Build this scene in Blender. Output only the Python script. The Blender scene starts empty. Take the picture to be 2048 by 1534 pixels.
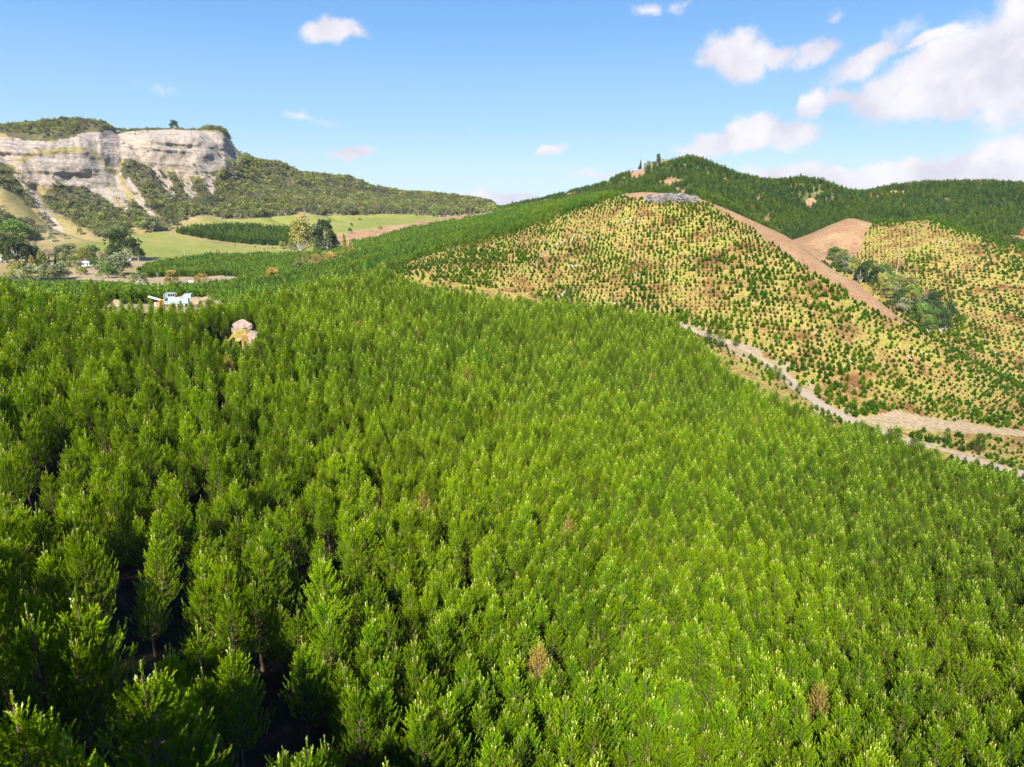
import bpy, math, random
import numpy as np
from mathutils import Vector

# ------------------------------------------------------------------ camera
SC = bpy.context.scene
W2, H2, FPX = 2048.0, 1534.0, 1384.0
PITCH = math.radians(13.7)
CP, SP = math.cos(PITCH), math.sin(PITCH)
cam_d = bpy.data.cameras.new('camera')
cam_d.sensor_width = 36.0
cam_d.lens = 36.0 * FPX / W2
cam_d.clip_start = 0.5
cam_d.clip_end = 40000.0
cam = bpy.data.objects.new('camera', cam_d)
SC.collection.objects.link(cam)
cam.location = (0, 0, 0)
cam.rotation_euler = (math.radians(90) - PITCH, 0, 0)
SC.camera = cam

# ------------------------------------------------------------------ light
SUN_AZ = math.radians(-164.0)     # clockwise from the view direction (+Y)
SUN_EL = math.radians(38.0)
sd = Vector((math.sin(SUN_AZ) * math.cos(SUN_EL), math.cos(SUN_AZ) * math.cos(SUN_EL), math.sin(SUN_EL)))
sun_d = bpy.data.lights.new('sun', 'SUN')
sun_d.energy = 5.0
sun_d.angle = math.radians(0.5)
sun_d.color = (1.0, 0.95, 0.86)
sun = bpy.data.objects.new('sun', sun_d)
SC.collection.objects.link(sun)
sun.rotation_euler = (-sd).to_track_quat('-Z', 'Y').to_euler()

SC.view_settings.view_transform = 'Standard'
SC.view_settings.look = 'None'
SC.view_settings.exposure = 1.2
SC.view_settings.gamma = 1.0
SC.cycles.max_bounces = 5
SC.cycles.diffuse_bounces = 1
SC.cycles.transmission_bounces = 2
SC.cycles.glossy_bounces = 1
SC.cycles.caustics_reflective = False
SC.cycles.caustics_refractive = False


class NT:
    """tiny node-tree writer"""
    def __init__(self, tree):
        self.t = tree

    def n(self, kind, **kw):
        nd = self.t.nodes.new(kind)
        for k, v in kw.items():
            if k.startswith('i_'):
                key = k[2:]
                key = int(key) if key.isdigit() else key.replace('_', ' ')
                s = nd.inputs[key]
                if isinstance(v, bpy.types.NodeSocket):
                    self.t.links.new(v, s)
                else:
                    s.default_value = v
            else:
                setattr(nd, k, v)
        return nd

    def m(self, op, a, b=None, c=None, clamp=False):
        nd = self.t.nodes.new('ShaderNodeMath')
        nd.operation = op
        nd.use_clamp = clamp
        for i, v in enumerate((a, b, c)):
            if v is None:
                continue
            if isinstance(v, bpy.types.NodeSocket):
                self.t.links.new(v, nd.inputs[i])
            else:
                nd.inputs[i].default_value = v
        return nd.outputs[0]

    def ss(self, v, lo, hi, a=0.0, b=1.0):
        nd = self.t.nodes.new('ShaderNodeMapRange')
        nd.interpolation_type = 'SMOOTHSTEP'
        self.t.links.new(v, nd.inputs[0])
        nd.inputs[1].default_value = lo
        nd.inputs[2].default_value = hi
        nd.inputs[3].default_value = a
        nd.inputs[4].default_value = b
        return nd.outputs[0]

    def mix(self, f, a, b, mode='MIX'):
        nd = self.t.nodes.new('ShaderNodeMix')
        nd.data_type = 'RGBA'
        nd.blend_type = mode
        for k, v in ((0, f), (6, a), (7, b)):
            if isinstance(v, bpy.types.NodeSocket):
                self.t.links.new(v, nd.inputs[k])
            else:
                nd.inputs[k].default_value = v if k == 0 else (tuple(v) + (1,) if len(v) == 3 else v)
        return nd.outputs[2]

    def noise(self, vec, scale, detail=4, rough=0.55, dim='3D'):
        nd = self.n('ShaderNodeTexNoise')
        nd.noise_dimensions = dim
        if vec is not None:
            self.t.links.new(vec, nd.inputs['Vector'])
        nd.inputs['Scale'].default_value = scale
        nd.inputs['Detail'].default_value = detail
        nd.inputs['Roughness'].default_value = rough
        return nd.outputs[0]


def pix_dir(px, py):
    """photograph pixel (2048 wide) -> world direction, not normalised"""
    a, b = px - W2 / 2, py - H2 / 2
    return np.array([a, FPX * CP - b * SP, -(b * CP + FPX * SP)])


def project(p):
    """world points (N,3) -> pixel x, y, forward"""
    p = np.asarray(p, float)
    f = p[..., 1] * CP - p[..., 2] * SP
    up = p[..., 1] * SP + p[..., 2] * CP
    fs = np.where(f > 0.1, f, 0.1)
    return W2 / 2 + FPX * p[..., 0] / fs, H2 / 2 - FPX * up / fs, f


# sky: Nishita for light and colour, clouds mixed in by direction
world = bpy.data.worlds.new('World')
SC.world = world
world.use_nodes = True
wt = world.node_tree
wt.nodes.clear()
w = NT(wt)
sky = w.n('ShaderNodeTexSky')
sky.sky_type = 'NISHITA'
sky.sun_disc = False
sky.sun_elevation = SUN_EL
sky.sun_rotation = SUN_AZ
sky.altitude = 300
sky.air_density = 1.0
sky.dust_density = 0.3
sky.ozone_density = 1.6
tc = w.n('ShaderNodeTexCoord')
sep = w.n('ShaderNodeSeparateXYZ', i_0=tc.outputs['Generated'])
az = w.m('ARCTAN2', sep.outputs[0], sep.outputs[1])
el = w.m('ARCSINE', sep.outputs[2])
uv = w.n('ShaderNodeCombineXYZ', i_0=az, i_1=el)
nz1 = w.noise(uv.outputs[0], 11.0, 9, 0.66)
nz2 = w.n('ShaderNodeTexNoise', i_Vector=uv.outputs[0], i_Scale=14.0, i_Detail=5.0, i_Roughness=0.6)
off = w.n('ShaderNodeVectorMath', operation='SUBTRACT', i_0=nz2.outputs[1])
off.inputs[1].default_value = (0.5, 0.5, 0.5)
offs = w.n('ShaderNodeVectorMath', operation='SCALE', i_0=off.outputs[0])
offs.inputs[3].default_value = 0.045
wuv = w.n('ShaderNodeVectorMath', operation='ADD', i_0=uv.outputs[0], i_1=offs.outputs[0])
# azimuth/elevation given through the pixel the cloud bears on; radii in pixels; tilt; strength
CLOUDS = [(668, 66, 62, 22, 5, .8), (1468, 112, 66, 38, 0, .95), (1565, 118, 60, 17, 0, .6), (1640, 98, 40, 19, 8, .75),
          (1742, 112, 66, 24, 28, .75), (1627, 208, 34, 24, 45, .85), (1690, 190, 34, 22, 0, .7), (1790, 195, 95, 40, 0, .9),
          (1880, 150, 110, 50, 22, .95), (1990, 120, 120, 66, 20, 1.0), (1960, 180, 130, 36, 5, .95), (2150, 90, 150, 100, 20, 1.1),
          (1865, 72, 60, 10, 18, .6), (1510, 262, 62, 34, 18, .95), (1580, 268, 62, 27, 0, .85), (1440, 290, 62, 18, 10, .75),
          (700, 304, 42, 14, 0, .8), (670, 244, 50, 10, -4, .30), (598, 235, 30, 8, 0, .2), (1101, 301, 26, 13, 15, .7),
          (325, 183, 30, 8, 0, .12), (1000, 396, 120, 13, 0, .9), (1620, 352, 110, 20, 0, .9), (1780, 350, 130, 26, 8, .95),
          (1960, 332, 220, 26, 8, 1.0), (2250, 310, 250, 50, 4, 1.0), (1200, 352, 120, 10, 0, .35), (1662, 40, 24, 14, 20, .4),
          (1292, 12, 40, 14, 0, .35), (450, 195, 30, 8, 0, .1), (950, 252, 28, 8, 20, .15), (1190, 214, 30, 8, 0, .3),
          (1360, 8, 40, 14, 0, .35), (1400, 305, 60, 16, 0, .55)]
dens = None
for (cx, cy, rx, ry, tilt, st) in CLOUDS:
    d = pix_dir(cx, cy)
    u0, v0 = math.atan2(d[0], d[1]), math.atan2(d[2], math.hypot(d[0], d[1]))
    k = FPX / (math.hypot(1, (cx - W2 / 2) / FPX) ** 2)
    mp = w.n('ShaderNodeMapping', vector_type='TEXTURE', i_Vector=wuv.outputs[0])
    mp.inputs['Location'].default_value = (u0, v0, 0)
    mp.inputs['Rotation'].default_value = (0, 0, math.radians(tilt))
    mp.inputs['Scale'].default_value = (rx * 1.30 / FPX, ry * 1.32 / FPX, 1)
    ln = w.n('ShaderNodeVectorMath', operation='LENGTH', i_0=mp.outputs[0])
    v = w.m('MULTIPLY', w.m('SUBTRACT', 1.0, ln.outputs['Value']), st)
    dens = v if dens is None else w.m('MAXIMUM', dens, v)
dens = w.m('ADD', dens, w.m('MULTIPLY', w.m('SUBTRACT', nz1, 0.5), 1.35))
cmask = w.ss(dens, 0.06, 0.46)
shade = w.noise(wuv.outputs[0], 11.0, 4, 0.55)
thick = w.ss(dens, 0.25, 0.9)
skyn = w.n('ShaderNodeHueSaturation', i_Color=sky.outputs[0])
skyn.inputs['Hue'].default_value = 0.5
skyn.inputs['Saturation'].default_value = 1.08
skyn.inputs['Value'].default_value = 1.0
# thin moist air: the sky pales to a clean light blue near the horizon
ramp = w.n('ShaderNodeValToRGB', i_0=w.ss(el, -0.02, 0.62))
ce = ramp.color_ramp.elements
ce[0].position = 0.0; ce[0].color = (4.7 / 8, 6.0 / 8, 6.7 / 8, 1)
ce[1].position = 1.0; ce[1].color = (0.45 / 8, 1.45 / 8, 5.0 / 8, 1)
for p_, c_ in ((0.12, (2.8, 4.8, 6.7)), (0.35, (1.5, 3.45, 6.6)), (0.62, (0.9, 2.35, 6.0))):
    e_ = ce.new(p_); e_.color = (c_[0] / 8, c_[1] / 8, c_[2] / 8, 1)
rs = w.n('ShaderNodeVectorMath', operation='SCALE', i_0=ramp.outputs[0]); rs.inputs[3].default_value = 8.0
skycol = w.mix(0.85, skyn.outputs[0], rs.outputs[0])
ccol = w.mix(w.ss(shade, 0.35, 0.66), (5.1, 4.9, 5.6), (6.8, 6.6, 6.9))
col = w.mix(w.m('MULTIPLY', cmask, 0.95), skycol, ccol)
bg = w.n('ShaderNodeBackground', i_Color=col, i_Strength=0.0655)
out = w.n('ShaderNodeOutputWorld')
wt.links.new(bg.outputs[0], out.inputs[0])
# ------------------------------------------------------------------ helpers
COL = SC.collection


def tag(o, label=None, category=None, group=None, kind=None):
    if label: o['label'] = label
    if category: o['category'] = category
    if group: o['group'] = group
    if kind: o['kind'] = kind
    return o


def mesh_from(name, verts, faces, mats=(), midx=None, attrs=None, smooth=False, uniform=None):
    """faces: (N,3|4) int array, or a list of such arrays"""
    me = bpy.data.meshes.new(name)
    if not isinstance(faces, (list, tuple)):
        faces = [faces]
    faces = [np.asarray(f, np.int32) for f in faces if len(f)]
    verts = np.asarray(verts, np.float32)
    me.vertices.add(len(verts))
    me.vertices.foreach_set('co', verts.ravel())
    if faces:
        tot = np.concatenate([np.full(len(f), f.shape[1], np.int32) for f in faces])
        flat = np.concatenate([f.ravel() for f in faces])
        me.loops.add(len(flat))
        me.loops.foreach_set('vertex_index', flat)
        me.polygons.add(len(tot))
        st = np.zeros(len(tot), np.int32)
        st[1:] = np.cumsum(tot)[:-1]
        me.polygons.foreach_set('loop_start', st)
        me.polygons.foreach_set('loop_total', tot)
        if midx is not None:
            me.polygons.foreach_set('material_index', np.asarray(midx, np.int32))
        me.polygons.foreach_set('use_smooth', np.full(len(tot), smooth))
    for m in mats:
        me.materials.append(m)
    for nm, (dom, arr) in (attrs or {}).items():
        a = me.attributes.new(nm, 'FLOAT', dom)
        a.data.foreach_set('value', np.asarray(arr, np.float32))
    me.update(calc_edges=True)
    return me


def link(name, data, parent=None, loc=None):
    o = bpy.data.objects.new(name, data)
    COL.objects.link(o)
    if parent: o.parent = parent
    if loc is not None: o.location = loc
    return o


# periodic value noise
_T = np.random.RandomState(7).rand(256, 256)


def vnoise(x, y):
    xi, yi = np.floor(x).astype(int), np.floor(y).astype(int)
    fx, fy = x - xi, y - yi
    fx, fy = fx * fx * (3 - 2 * fx), fy * fy * (3 - 2 * fy)
    a = _T[xi & 255, yi & 255]; b = _T[(xi + 1) & 255, yi & 255]
    c = _T[xi & 255, (yi + 1) & 255]; d = _T[(xi + 1) & 255, (yi + 1) & 255]
    return (a * (1 - fx) + b * fx) * (1 - fy) + (c * (1 - fx) + d * fx) * fy


def fbm(x, y, octv=4, gain=0.5):
    s, a, t = 0, 1.0, 0
    for i in range(octv):
        s = s + a * (vnoise(x * 2 ** i + 17.3 * i, y * 2 ** i + 9.1 * i) - 0.5)
        t += a; a *= gain
    return s / t


# ------------------------------------------------------------------ the lie of the land
# each line of the landscape: (bearing pixel, elevation pixel, distance) and metres of tree above the ground
LINES = [
 ([(-900, 1534, 4), (0, 1534, 4), (1024, 1534, 4), (2048, 1534, 4), (2900, 1534, 4)], 38),
 ([(-500, 1534, 28), (0, 1534, 31), (250, 1534, 34), (500, 1534, 38), (1000, 1534, 47), (1500, 1534, 60), (2048, 1534, 80), (2700, 1500, 95)], 10),
 ([(-500, 1250, 46), (0, 1250, 50), (500, 1250, 60), (1000, 1250, 76), (1500, 1250, 95), (2048, 1250, 122), (2700, 1250, 130)], 10),
 ([(-500, 980, 80), (0, 1000, 84), (500, 1000, 98), (1000, 1000, 120), (1500, 1010, 148), (2048, 1080, 160), (2700, 1150, 160)], 9.5),
 ([(-500, 740, 140), (0, 760, 135), (250, 760, 140), (500, 770, 150), (1000, 790, 190), (1250, 800, 205), (1500, 850, 205), (1850, 960, 195), (2048, 1010, 190), (2700, 1130, 180)], 9),
 ([(-500, 540, 260), (0, 566, 230), (150, 590, 220), (215, 622, 203, 0), (400, 622, 203, 0), (440, 612, 215), (550, 594, 230), (700, 556, 285), (760, 543, 300), (850, 577, 290),
   (1000, 597, 280), (1200, 614, 280), (1350, 646, 268), (1390, 676, 262), (1460, 745, 244), (1520, 778, 238), (1616, 820, 232), (1657, 848, 226), (1725, 852, 226), (1793, 872, 222), (1860, 912, 214), (2000, 945, 210), (2048, 985, 205), (2700, 1110, 195)], 8),
 ([(-500, 541, 285), (0, 568, 250), (150, 594, 236), (215, 609, 232, 0), (400, 607, 232, 0), (440, 613, 235), (550, 597, 250), (700, 560, 305), (760, 548, 320), (850, 582, 305),
   (1000, 602, 295), (1200, 620, 295), (1350, 654, 283), (1390, 684, 276), (1460, 753, 256), (1520, 786, 250), (1616, 828, 243), (1657, 856, 237), (1725, 860, 238), (1793, 880, 233), (1860, 920, 225), (2000, 952, 221), (2048, 992, 216), (2700, 1120, 205)], 8),
 # 7 road and foot of the young hill
 ([(-500, 600, 430), (0, 606, 430), (250, 608, 420), (400, 604, 430), (550, 604, 440), (700, 592, 440), (760, 585, 440), (900, 603, 390), (1000, 618, 375), (1200, 640, 358), (1350, 655, 350),
   (1385, 665, 346), (1440, 680, 342), (1500, 705, 335), (1600, 775, 320), (1700, 833, 310), (1850, 893, 302), (2048, 945, 298), (2700, 1010, 300)], 0),
 # 8
 ([(-500, 578, 560), (0, 582, 560), (250, 578, 540), (400, 577, 540), (550, 570, 545), (700, 545, 540), (760, 532, 520), (900, 530, 470), (1000, 530, 460), (1200, 525, 450), (1400, 520, 440),
   (1600, 610, 398), (1700, 690, 380), (1850, 795, 368), (2048, 862, 375), (2700, 900, 400)], 0),
 # 9 crest of the young hill
 ([(-500, 560, 680), (0, 563, 660), (250, 560, 620), (400, 560, 620), (550, 546, 640), (700, 515, 640), (760, 502, 630), (900, 476, 615), (1000, 450, 600), (1100, 425, 590), (1200, 402, 580), (1250, 388, 570),
   (1290, 385, 565), (1380, 390, 560), (1450, 417, 545), (1500, 438, 535), (1570, 470, 520), (1650, 528, 490), (1720, 575, 470), (1790, 630, 450), (1850, 668, 440), (1950, 725, 450), (2048, 780, 460), (2700, 850, 470)], 0),
 # 10
 ([(-500, 530, 780), (0, 532, 770), (250, 526, 800), (400, 524, 820), (550, 512, 860), (700, 490, 880), (850, 462, 870), (1000, 432, 800), (1100, 413, 740), (1200, 395, 680), (1250, 393, 650), (1380, 402, 640),
   (1450, 430, 630), (1500, 456, 620), (1570, 492, 610), (1650, 548, 580), (1720, 597, 560), (1790, 652, 520), (1850, 690, 500), (1950, 735, 495), (2048, 775, 500), (2700, 830, 520)], 0),
 # 11
 ([(-500, 490, 950), (0, 493, 950), (250, 477, 1020), (400, 467, 1050), (600, 455, 1120), (800, 440, 1120), (930, 430, 1060), (1000, 420, 930), (1100, 404, 840), (1200, 388, 780), (1250, 387, 760), (1380, 388, 740),
   (1450, 412, 720), (1500, 440, 700), (1570, 484, 680), (1650, 506, 675), (1720, 515, 665), (1790, 540, 640), (1850, 570, 612), (1950, 620, 590), (2048, 655, 580), (2700, 700, 590)], 0),
 # 12
 ([(-500, 455, 1050), (0, 460, 1050), (250, 452, 1110), (400, 446, 1150), (600, 434, 1220), (800, 431, 1240), (930, 427, 1160), (1000, 415, 1030), (1100, 400, 920), (1200, 382, 860), (1250, 377, 830), (1380, 377, 810),
   (1450, 398, 790), (1500, 432, 760), (1570, 470, 742), (1600, 462, 750), (1700, 433, 770), (1740, 441, 772), (1800, 434, 770), (1860, 427, 765), (1950, 452, 758), (2048, 483, 750), (2700, 560, 740)], 0),
 # 13
 ([(-500, 395, 1120), (0, 400, 1120), (100, 418, 1150), (250, 405, 1180), (400, 398, 1230), (600, 400, 1290), (800, 410, 1310), (930, 417, 1250), (1000, 413, 1120), (1100, 396, 990), (1200, 377, 920), (1250, 368, 880),
   (1380, 368, 870), (1450, 390, 850), (1500, 422, 830), (1570, 482, 815), (1700, 452, 870), (1860, 452, 880), (2048, 500, 870), (2700, 580, 880)], 4),
 # 14
 ([(-500, 330, 1180), (0, 338, 1180), (90, 376, 1190), (230, 358, 1225), (300, 348, 1245), (400, 350, 1290), (500, 362, 1360), (600, 380, 1370), (800, 400, 1380), (930, 411, 1330), (1000, 411, 1200), (1100, 393, 1050), (1200, 371, 990),
   (1280, 350, 950), (1380, 348, 920), (1450, 370, 915), (1500, 388, 915), (1570, 425, 925), (1700, 428, 1000), (1860, 420, 1020), (2048, 452, 1010), (2700, 500, 1000)], 7),
 # 15 top of the cliff / high forest
 ([(-500, 270, 1215), (0, 276, 1215), (60, 284, 1215), (110, 288, 1218), (160, 286, 1226), (200, 284, 1238), (225, 290, 1262), (240, 286, 1275), (252, 272, 1285), (300, 262, 1300), (400, 264, 1340), (445, 272, 1370), (470, 295, 1410), (520, 332, 1430),
   (600, 356, 1440), (800, 392, 1450), (930, 405, 1400), (1000, 410, 1260), (1100, 390, 1100), (1200, 366, 1060), (1280, 340, 1020), (1380, 326, 985), (1450, 346, 1000), (1500, 364, 1005), (1570, 386, 1030), (1700, 402, 1090),
   (1860, 392, 1160), (2048, 402, 1160), (2700, 400, 1180)], 7),
 # 16 skyline
 ([(-500, 245, 1290), (0, 246, 1290), (60, 240, 1300), (130, 233, 1310), (200, 237, 1320), (235, 256, 1340), (252, 256, 1350), (300, 252, 1370), (345, 250, 1390), (430, 251, 1420), (446, 254, 1440), (457, 270, 1440), (470, 287, 1445), (490, 308, 1450),
   (520, 321, 1480), (560, 326, 1490), (600, 345, 1500), (650, 350, 1500), (700, 354, 1500), (750, 374, 1500), (800, 383, 1500), (850, 386, 1500), (900, 391, 1480), (950, 398, 1430), (1000, 408, 1330), (1060, 396, 1220), (1100, 386, 1170), (1200, 361, 1120),
   (1275, 329, 1080), (1310, 326, 1060), (1340, 318, 1050), (1380, 308, 1040), (1410, 316, 1045), (1440, 330, 1060), (1480, 346, 1070), (1540, 359, 1090), (1575, 356, 1100), (1600, 352, 1105), (1640, 357, 1110), (1700, 381, 1150),
   (1730, 381, 1200), (1780, 369, 1250), (1850, 362, 1290), (1950, 361, 1290), (2048, 363, 1290), (2700, 345, 1350)], 7),
 # 17 back of the skyline, then the far plain
 ([(-500, 300, 1700), (0, 300, 1700), (500, 370, 1850), (800, 425, 1900), (1000, 425, 1700), (1200, 400, 1500), (1380, 360, 1400), (1600, 400, 1500), (2048, 400, 1700), (2700, 400, 1700)], 0),
 ([(-500, 452, 4500), (1000, 452, 4500), (2700, 452, 4500)], 0),
 ([(-500, 438, 16000), (1000, 438, 16000), (2700, 438, 16000)], 0),
]
NROW = [8, 14, 14, 16, 22, 22, 6, 26, 40, 60, 44, 44, 44, 50, 60, 70, 34, 14, 6, 4]
azd = np.radians(np.linspace(-43, 43, 1260))
azl = np.radians(np.linspace(-180, -43, 60))[:-1]
AZ = np.concatenate([azl, azd, -azl[::-1]])
NA = len(AZ)
KR, KZ = [], []
for li, (pts, hh) in enumerate(LINES):
    a, rr, zz = [], [], []
    for p in pts:
        d = pix_dir(p[0], p[1]); h = math.hypot(d[0], d[1])
        off = p[3] if len(p) > 3 else hh
        a.append(math.atan2(d[0], d[1])); rr.append(p[2]); zz.append(d[2] / h * p[2] - off)
    r_ = np.interp(AZ, a, rr); z_ = np.interp(AZ, a, zz)
    if li == 0:
        z_ = np.full(NA, 0.0) + np.interp(AZ, a, [-30, -34, -46, -54, -60]); r_[:] = 3.0
    n = 31 if li < 5 else (9 if li < 15 else 3)
    kk = np.hanning(n + 2)[1:-1]; kk /= kk.sum()
    pad = n // 2
    r_ = np.convolve(np.pad(r_, pad, 'edge'), kk, 'valid'); z_ = np.convolve(np.pad(z_, pad, 'edge'), kk, 'valid')
    KR.append(r_); KZ.append(z_)
KR, KZ = np.array(KR), np.array(KZ)
for k in range(1, len(KR)):
    KR[k] = np.maximum(KR[k], KR[k - 1] + 4)
# monotone cubic slopes along every bearing
hK = np.diff(KR, axis=0); dl = np.diff(KZ, axis=0) / hK
SL = np.zeros_like(KZ)
SL[0] = dl[0]; SL[-1] = dl[-1]
w1 = 2 * hK[1:] + hK[:-1]; w2 = hK[1:] + 2 * hK[:-1]
same = dl[:-1] * dl[1:] > 0
with np.errstate(divide='ignore', invalid='ignore'):
    hm = (w1 + w2) / (w1 / dl[:-1] + w2 / dl[1:])
SL[1:-1] = np.where(same, hm, 0)
rows_r, rows_z, rows_b = [], [], []
for b in range(len(KR) - 1):
    N = NROW[b] if b < len(NROW) else 6
    for i in range(N + (1 if b == len(KR) - 2 else 0)):
        t = i / N
        h = hK[b]
        z = ((2 * t ** 3 - 3 * t ** 2 + 1) * KZ[b] + (t ** 3 - 2 * t ** 2 + t) * h * SL[b]
             + (-2 * t ** 3 + 3 * t ** 2) * KZ[b + 1] + (t ** 3 - t ** 2) * h * SL[b + 1])
        rows_r.append(KR[b] + t * h); rows_z.append(z); rows_b.append(b + t)
GR, GZ = np.array(rows_r), np.array(rows_z)
GB = np.repeat(np.array(rows_b)[:, None], NA, 1)
GX, GY = GR * np.sin(AZ), GR * np.cos(AZ)
# relief: broad humps, gullies on the high slopes, small bumps
amp = np.interp(GR, [0, 100, 300, 600, 900, 1500, 2500], [0.2, 0.6, 1.0, 1.6, 3.0, 5.0, 8.0])
flat = ((GB > 5) & (GB < 6.2)).astype(float) * (np.abs(AZ[None, :] + 0.49) < 0.09)
GZ = GZ + amp * (1 - flat) * fbm(GX / 45.0, GY / 45.0, 4)
gu = (GB > 10.6) & (GB < 16)
win = np.clip((GB - 10.6) / 1.5, 0, 1) * np.clip((16 - GB) / 0.8, 0, 1)
wl = AZ[None, :] * 1300 + GR * 0.55
leftside = np.clip((-0.0 - AZ[None, :]) / 0.1, 0, 1)
GZ = GZ - win * leftside * (1 - np.abs(2 * vnoise(wl / 55.0, GR / 260.0) - 1)) * 8.0
GZ = GZ - win * (1 - leftside) * (1 - np.abs(2 * vnoise((AZ[None, :] * 1200 - GR * 0.5) / 80.0, GR / 400.0) - 1)) * 9.0
# the knoll that carries the boulders
kd = pix_dir(494, 668); ku = kd / math.hypot(kd[0], kd[1]); KX, KY = ku[0] * 193, ku[1] * 193
GZ = GZ + 8.6 * np.exp(-(((GX - KX) / 5.5) ** 2 + ((GY - KY) / 9.0) ** 2)) * 0.93
GX, GY = np.broadcast_to(GX, GZ.shape).copy(), np.broadcast_to(GY, GZ.shape).copy()
# cliff bands: ledges push the face in and out
band = np.clip((GB - 14.0) / 0.1, 0, 1) * np.clip((15.6 - GB) / 0.3, 0, 1) * leftside
push = (vnoise(GZ / 6.0, AZ[None, :] * 18) - 0.5) * 7 + fbm(AZ[None, :] * 60 + 0 * GZ, GZ / 25.0, 4) * 16
GR = GR + band * push
GX, GY = GR * np.sin(AZ), GR * np.cos(AZ)
PX, PY, PF = project(np.stack([GX, GY, GZ], -1))


def terrain_at(x, y):
    """ground height, and band coordinate, at world points (base grid, before ledges)"""
    x = np.atleast_1d(np.asarray(x, float)); y = np.atleast_1d(np.asarray(y, float))
    a = np.arctan2(x, y); r = np.hypot(x, y)
    i = np.clip(np.searchsorted(AZ, a) - 1, 0, NA - 2)
    f = (a - AZ[i]) / (AZ[i + 1] - AZ[i])
    lo = LOOK[:, i]; hi = LOOK[:, i + 1]
    q = np.interp(r, RL, np.arange(len(RL)))
    j = np.clip(q.astype(int), 0, len(RL) - 2); g = q - j
    ix = np.arange(len(x))
    def bl(L):
        return ((L[j, i] * (1 - g) + L[j + 1, i] * g) * (1 - f) + (L[j, i + 1] * (1 - g) + L[j + 1, i + 1] * g) * f)
    return bl(LOOK), bl(LOOKB)


RL = np.concatenate([np.linspace(3, 400, 500), np.geomspace(401, 2500, 1100)])
LOOK = np.zeros((len(RL), NA)); LOOKB = np.zeros((len(RL), NA))
for i in range(NA):
    rr = np.maximum.accumulate(GR[:, i])
    LOOK[:, i] = np.interp(RL, rr, GZ[:, i]); LOOKB[:, i] = np.interp(RL, rr, GB[:, i])


def inpoly(px, py, poly):
    px, py = np.asarray(px), np.asarray(py)
    c = np.zeros(px.shape, bool)
    n = len(poly)
    for i in range(n):
        x1, y1 = poly[i]; x2, y2 = poly[(i + 1) % n]
        if y1 == y2: continue
        c ^= ((y1 > py) != (y2 > py)) & (px < (x2 - x1) * (py - y1) / (y2 - y1) + x1)
    return c
# ------------------------------------------------------------------ land cover: outlines as they bear from the viewpoint
P_CUT = [(745, 568), (762, 545), (830, 520), (1000, 468), (1150, 422), (1240, 386), (1290, 392), (1400, 404), (1440, 425), (1500, 470),
         (1640, 570), (1760, 650), (1850, 690), (2000, 720), (2900, 760), (2900, 1400), (600, 1400)]
P_ORANGE = [(1235, 378), (1380, 384), (1450, 408), (1500, 434), (1570, 466), (1600, 486), (1650, 526), (1720, 571), (1790, 626), (1838, 656),
            (1782, 640), (1652, 562), (1512, 464), (1446, 422), (1400, 404), (1290, 396), (1235, 392)]
P_BARE_R = [(1560, 440), (1700, 425), (1748, 438), (1732, 470), (1722, 500), (1700, 520), (1660, 530), (1640, 545), (1560, 500)]
P_PAD = [(120, 505), (160, 488), (310, 464), (350, 469), (430, 487), (560, 496), (640, 500), (630, 512), (420, 513), (340, 524), (305, 532), (240, 528), (190, 500)]
P_PAD2 = [(350, 468), (410, 438), (500, 437), (600, 432), (700, 430), (830, 428), (905, 437), (890, 447), (780, 452), (700, 466), (660, 464), (590, 462), (500, 456), (420, 460)]
P_STRIP = [(672, 476), (700, 464), (780, 452), (930, 431), (932, 440), (860, 452), (720, 484), (672, 488)]
P_TAN = [(240, 563), (295, 555), (470, 552), (482, 557), (400, 567), (330, 573), (250, 573)]
P_KNOLL = [(125, 545), (150, 534), (215, 530), (240, 545), (300, 555), (280, 566), (200, 562), (130, 556)]
P_KNOLL2 = [(262, 512), (300, 516), (325, 522), (290, 532), (262, 532)]
PADW = (-0.62, -0.405)          # bearing span of the machine's clearing
ROAD = [(1372, 655), (1385, 664), (1440, 681), (1500, 708), (1550, 735), (1600, 778), (1640, 808), (1700, 838), (1770, 868), (1850, 893), (1950, 922), (2048, 948), (2300, 1000)]
BUSHP = [
 [(400, 330), (430, 345), (470, 330), (500, 310), (540, 316), (700, 345), (1000, 400), (1010, 425), (930, 428), (850, 436), (780, 432), (700, 432), (610, 428), (560, 436), (480, 440), (420, 432), (350, 445), (330, 440), (300, 420), (275, 395), (240, 340), (245, 310), (262, 320), (300, 335), (345, 342), (370, 352), (400, 370), (415, 368)],
 [(-900, 225), (0, 225), (60, 225), (130, 215), (200, 220), (240, 240), (236, 268), (175, 262), (145, 272), (110, 283), (60, 281), (0, 270), (-900, 270)],
 [(240, 240), (345, 235), (430, 240), (456, 255), (460, 268), (440, 262), (400, 256), (300, 253), (240, 258)],
 [(-900, 330), (0, 318), (20, 330), (45, 350), (60, 380), (85, 410), (60, 412), (20, 385), (0, 380), (-900, 380)],
 [(90, 378), (130, 365), (165, 372), (190, 392), (235, 435), (262, 460), (230, 462), (200, 448), (150, 445), (135, 430), (110, 425), (80, 400)],
 [(225, 375), (245, 390), (290, 430), (320, 455), (335, 462), (310, 467), (290, 458), (262, 440), (235, 400)],
 [(-900, 430), (0, 430), (40, 440), (75, 465), (60, 482), (0, 488), (-900, 490)],
 [(185, 452), (230, 455), (260, 468), (225, 472), (185, 470)],
]
P_LEDGE = [[(30, 322), (60, 303), (160, 294), (172, 300), (150, 304), (70, 312), (40, 326)], [(175, 298), (185, 300), (222, 330), (235, 350), (228, 350), (205, 325)]]
P_BLOCK = [(272, 552), (296, 532), (330, 522), (420, 512), (590, 502), (700, 500), (760, 520), (700, 562), (560, 566), (480, 552)]
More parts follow.
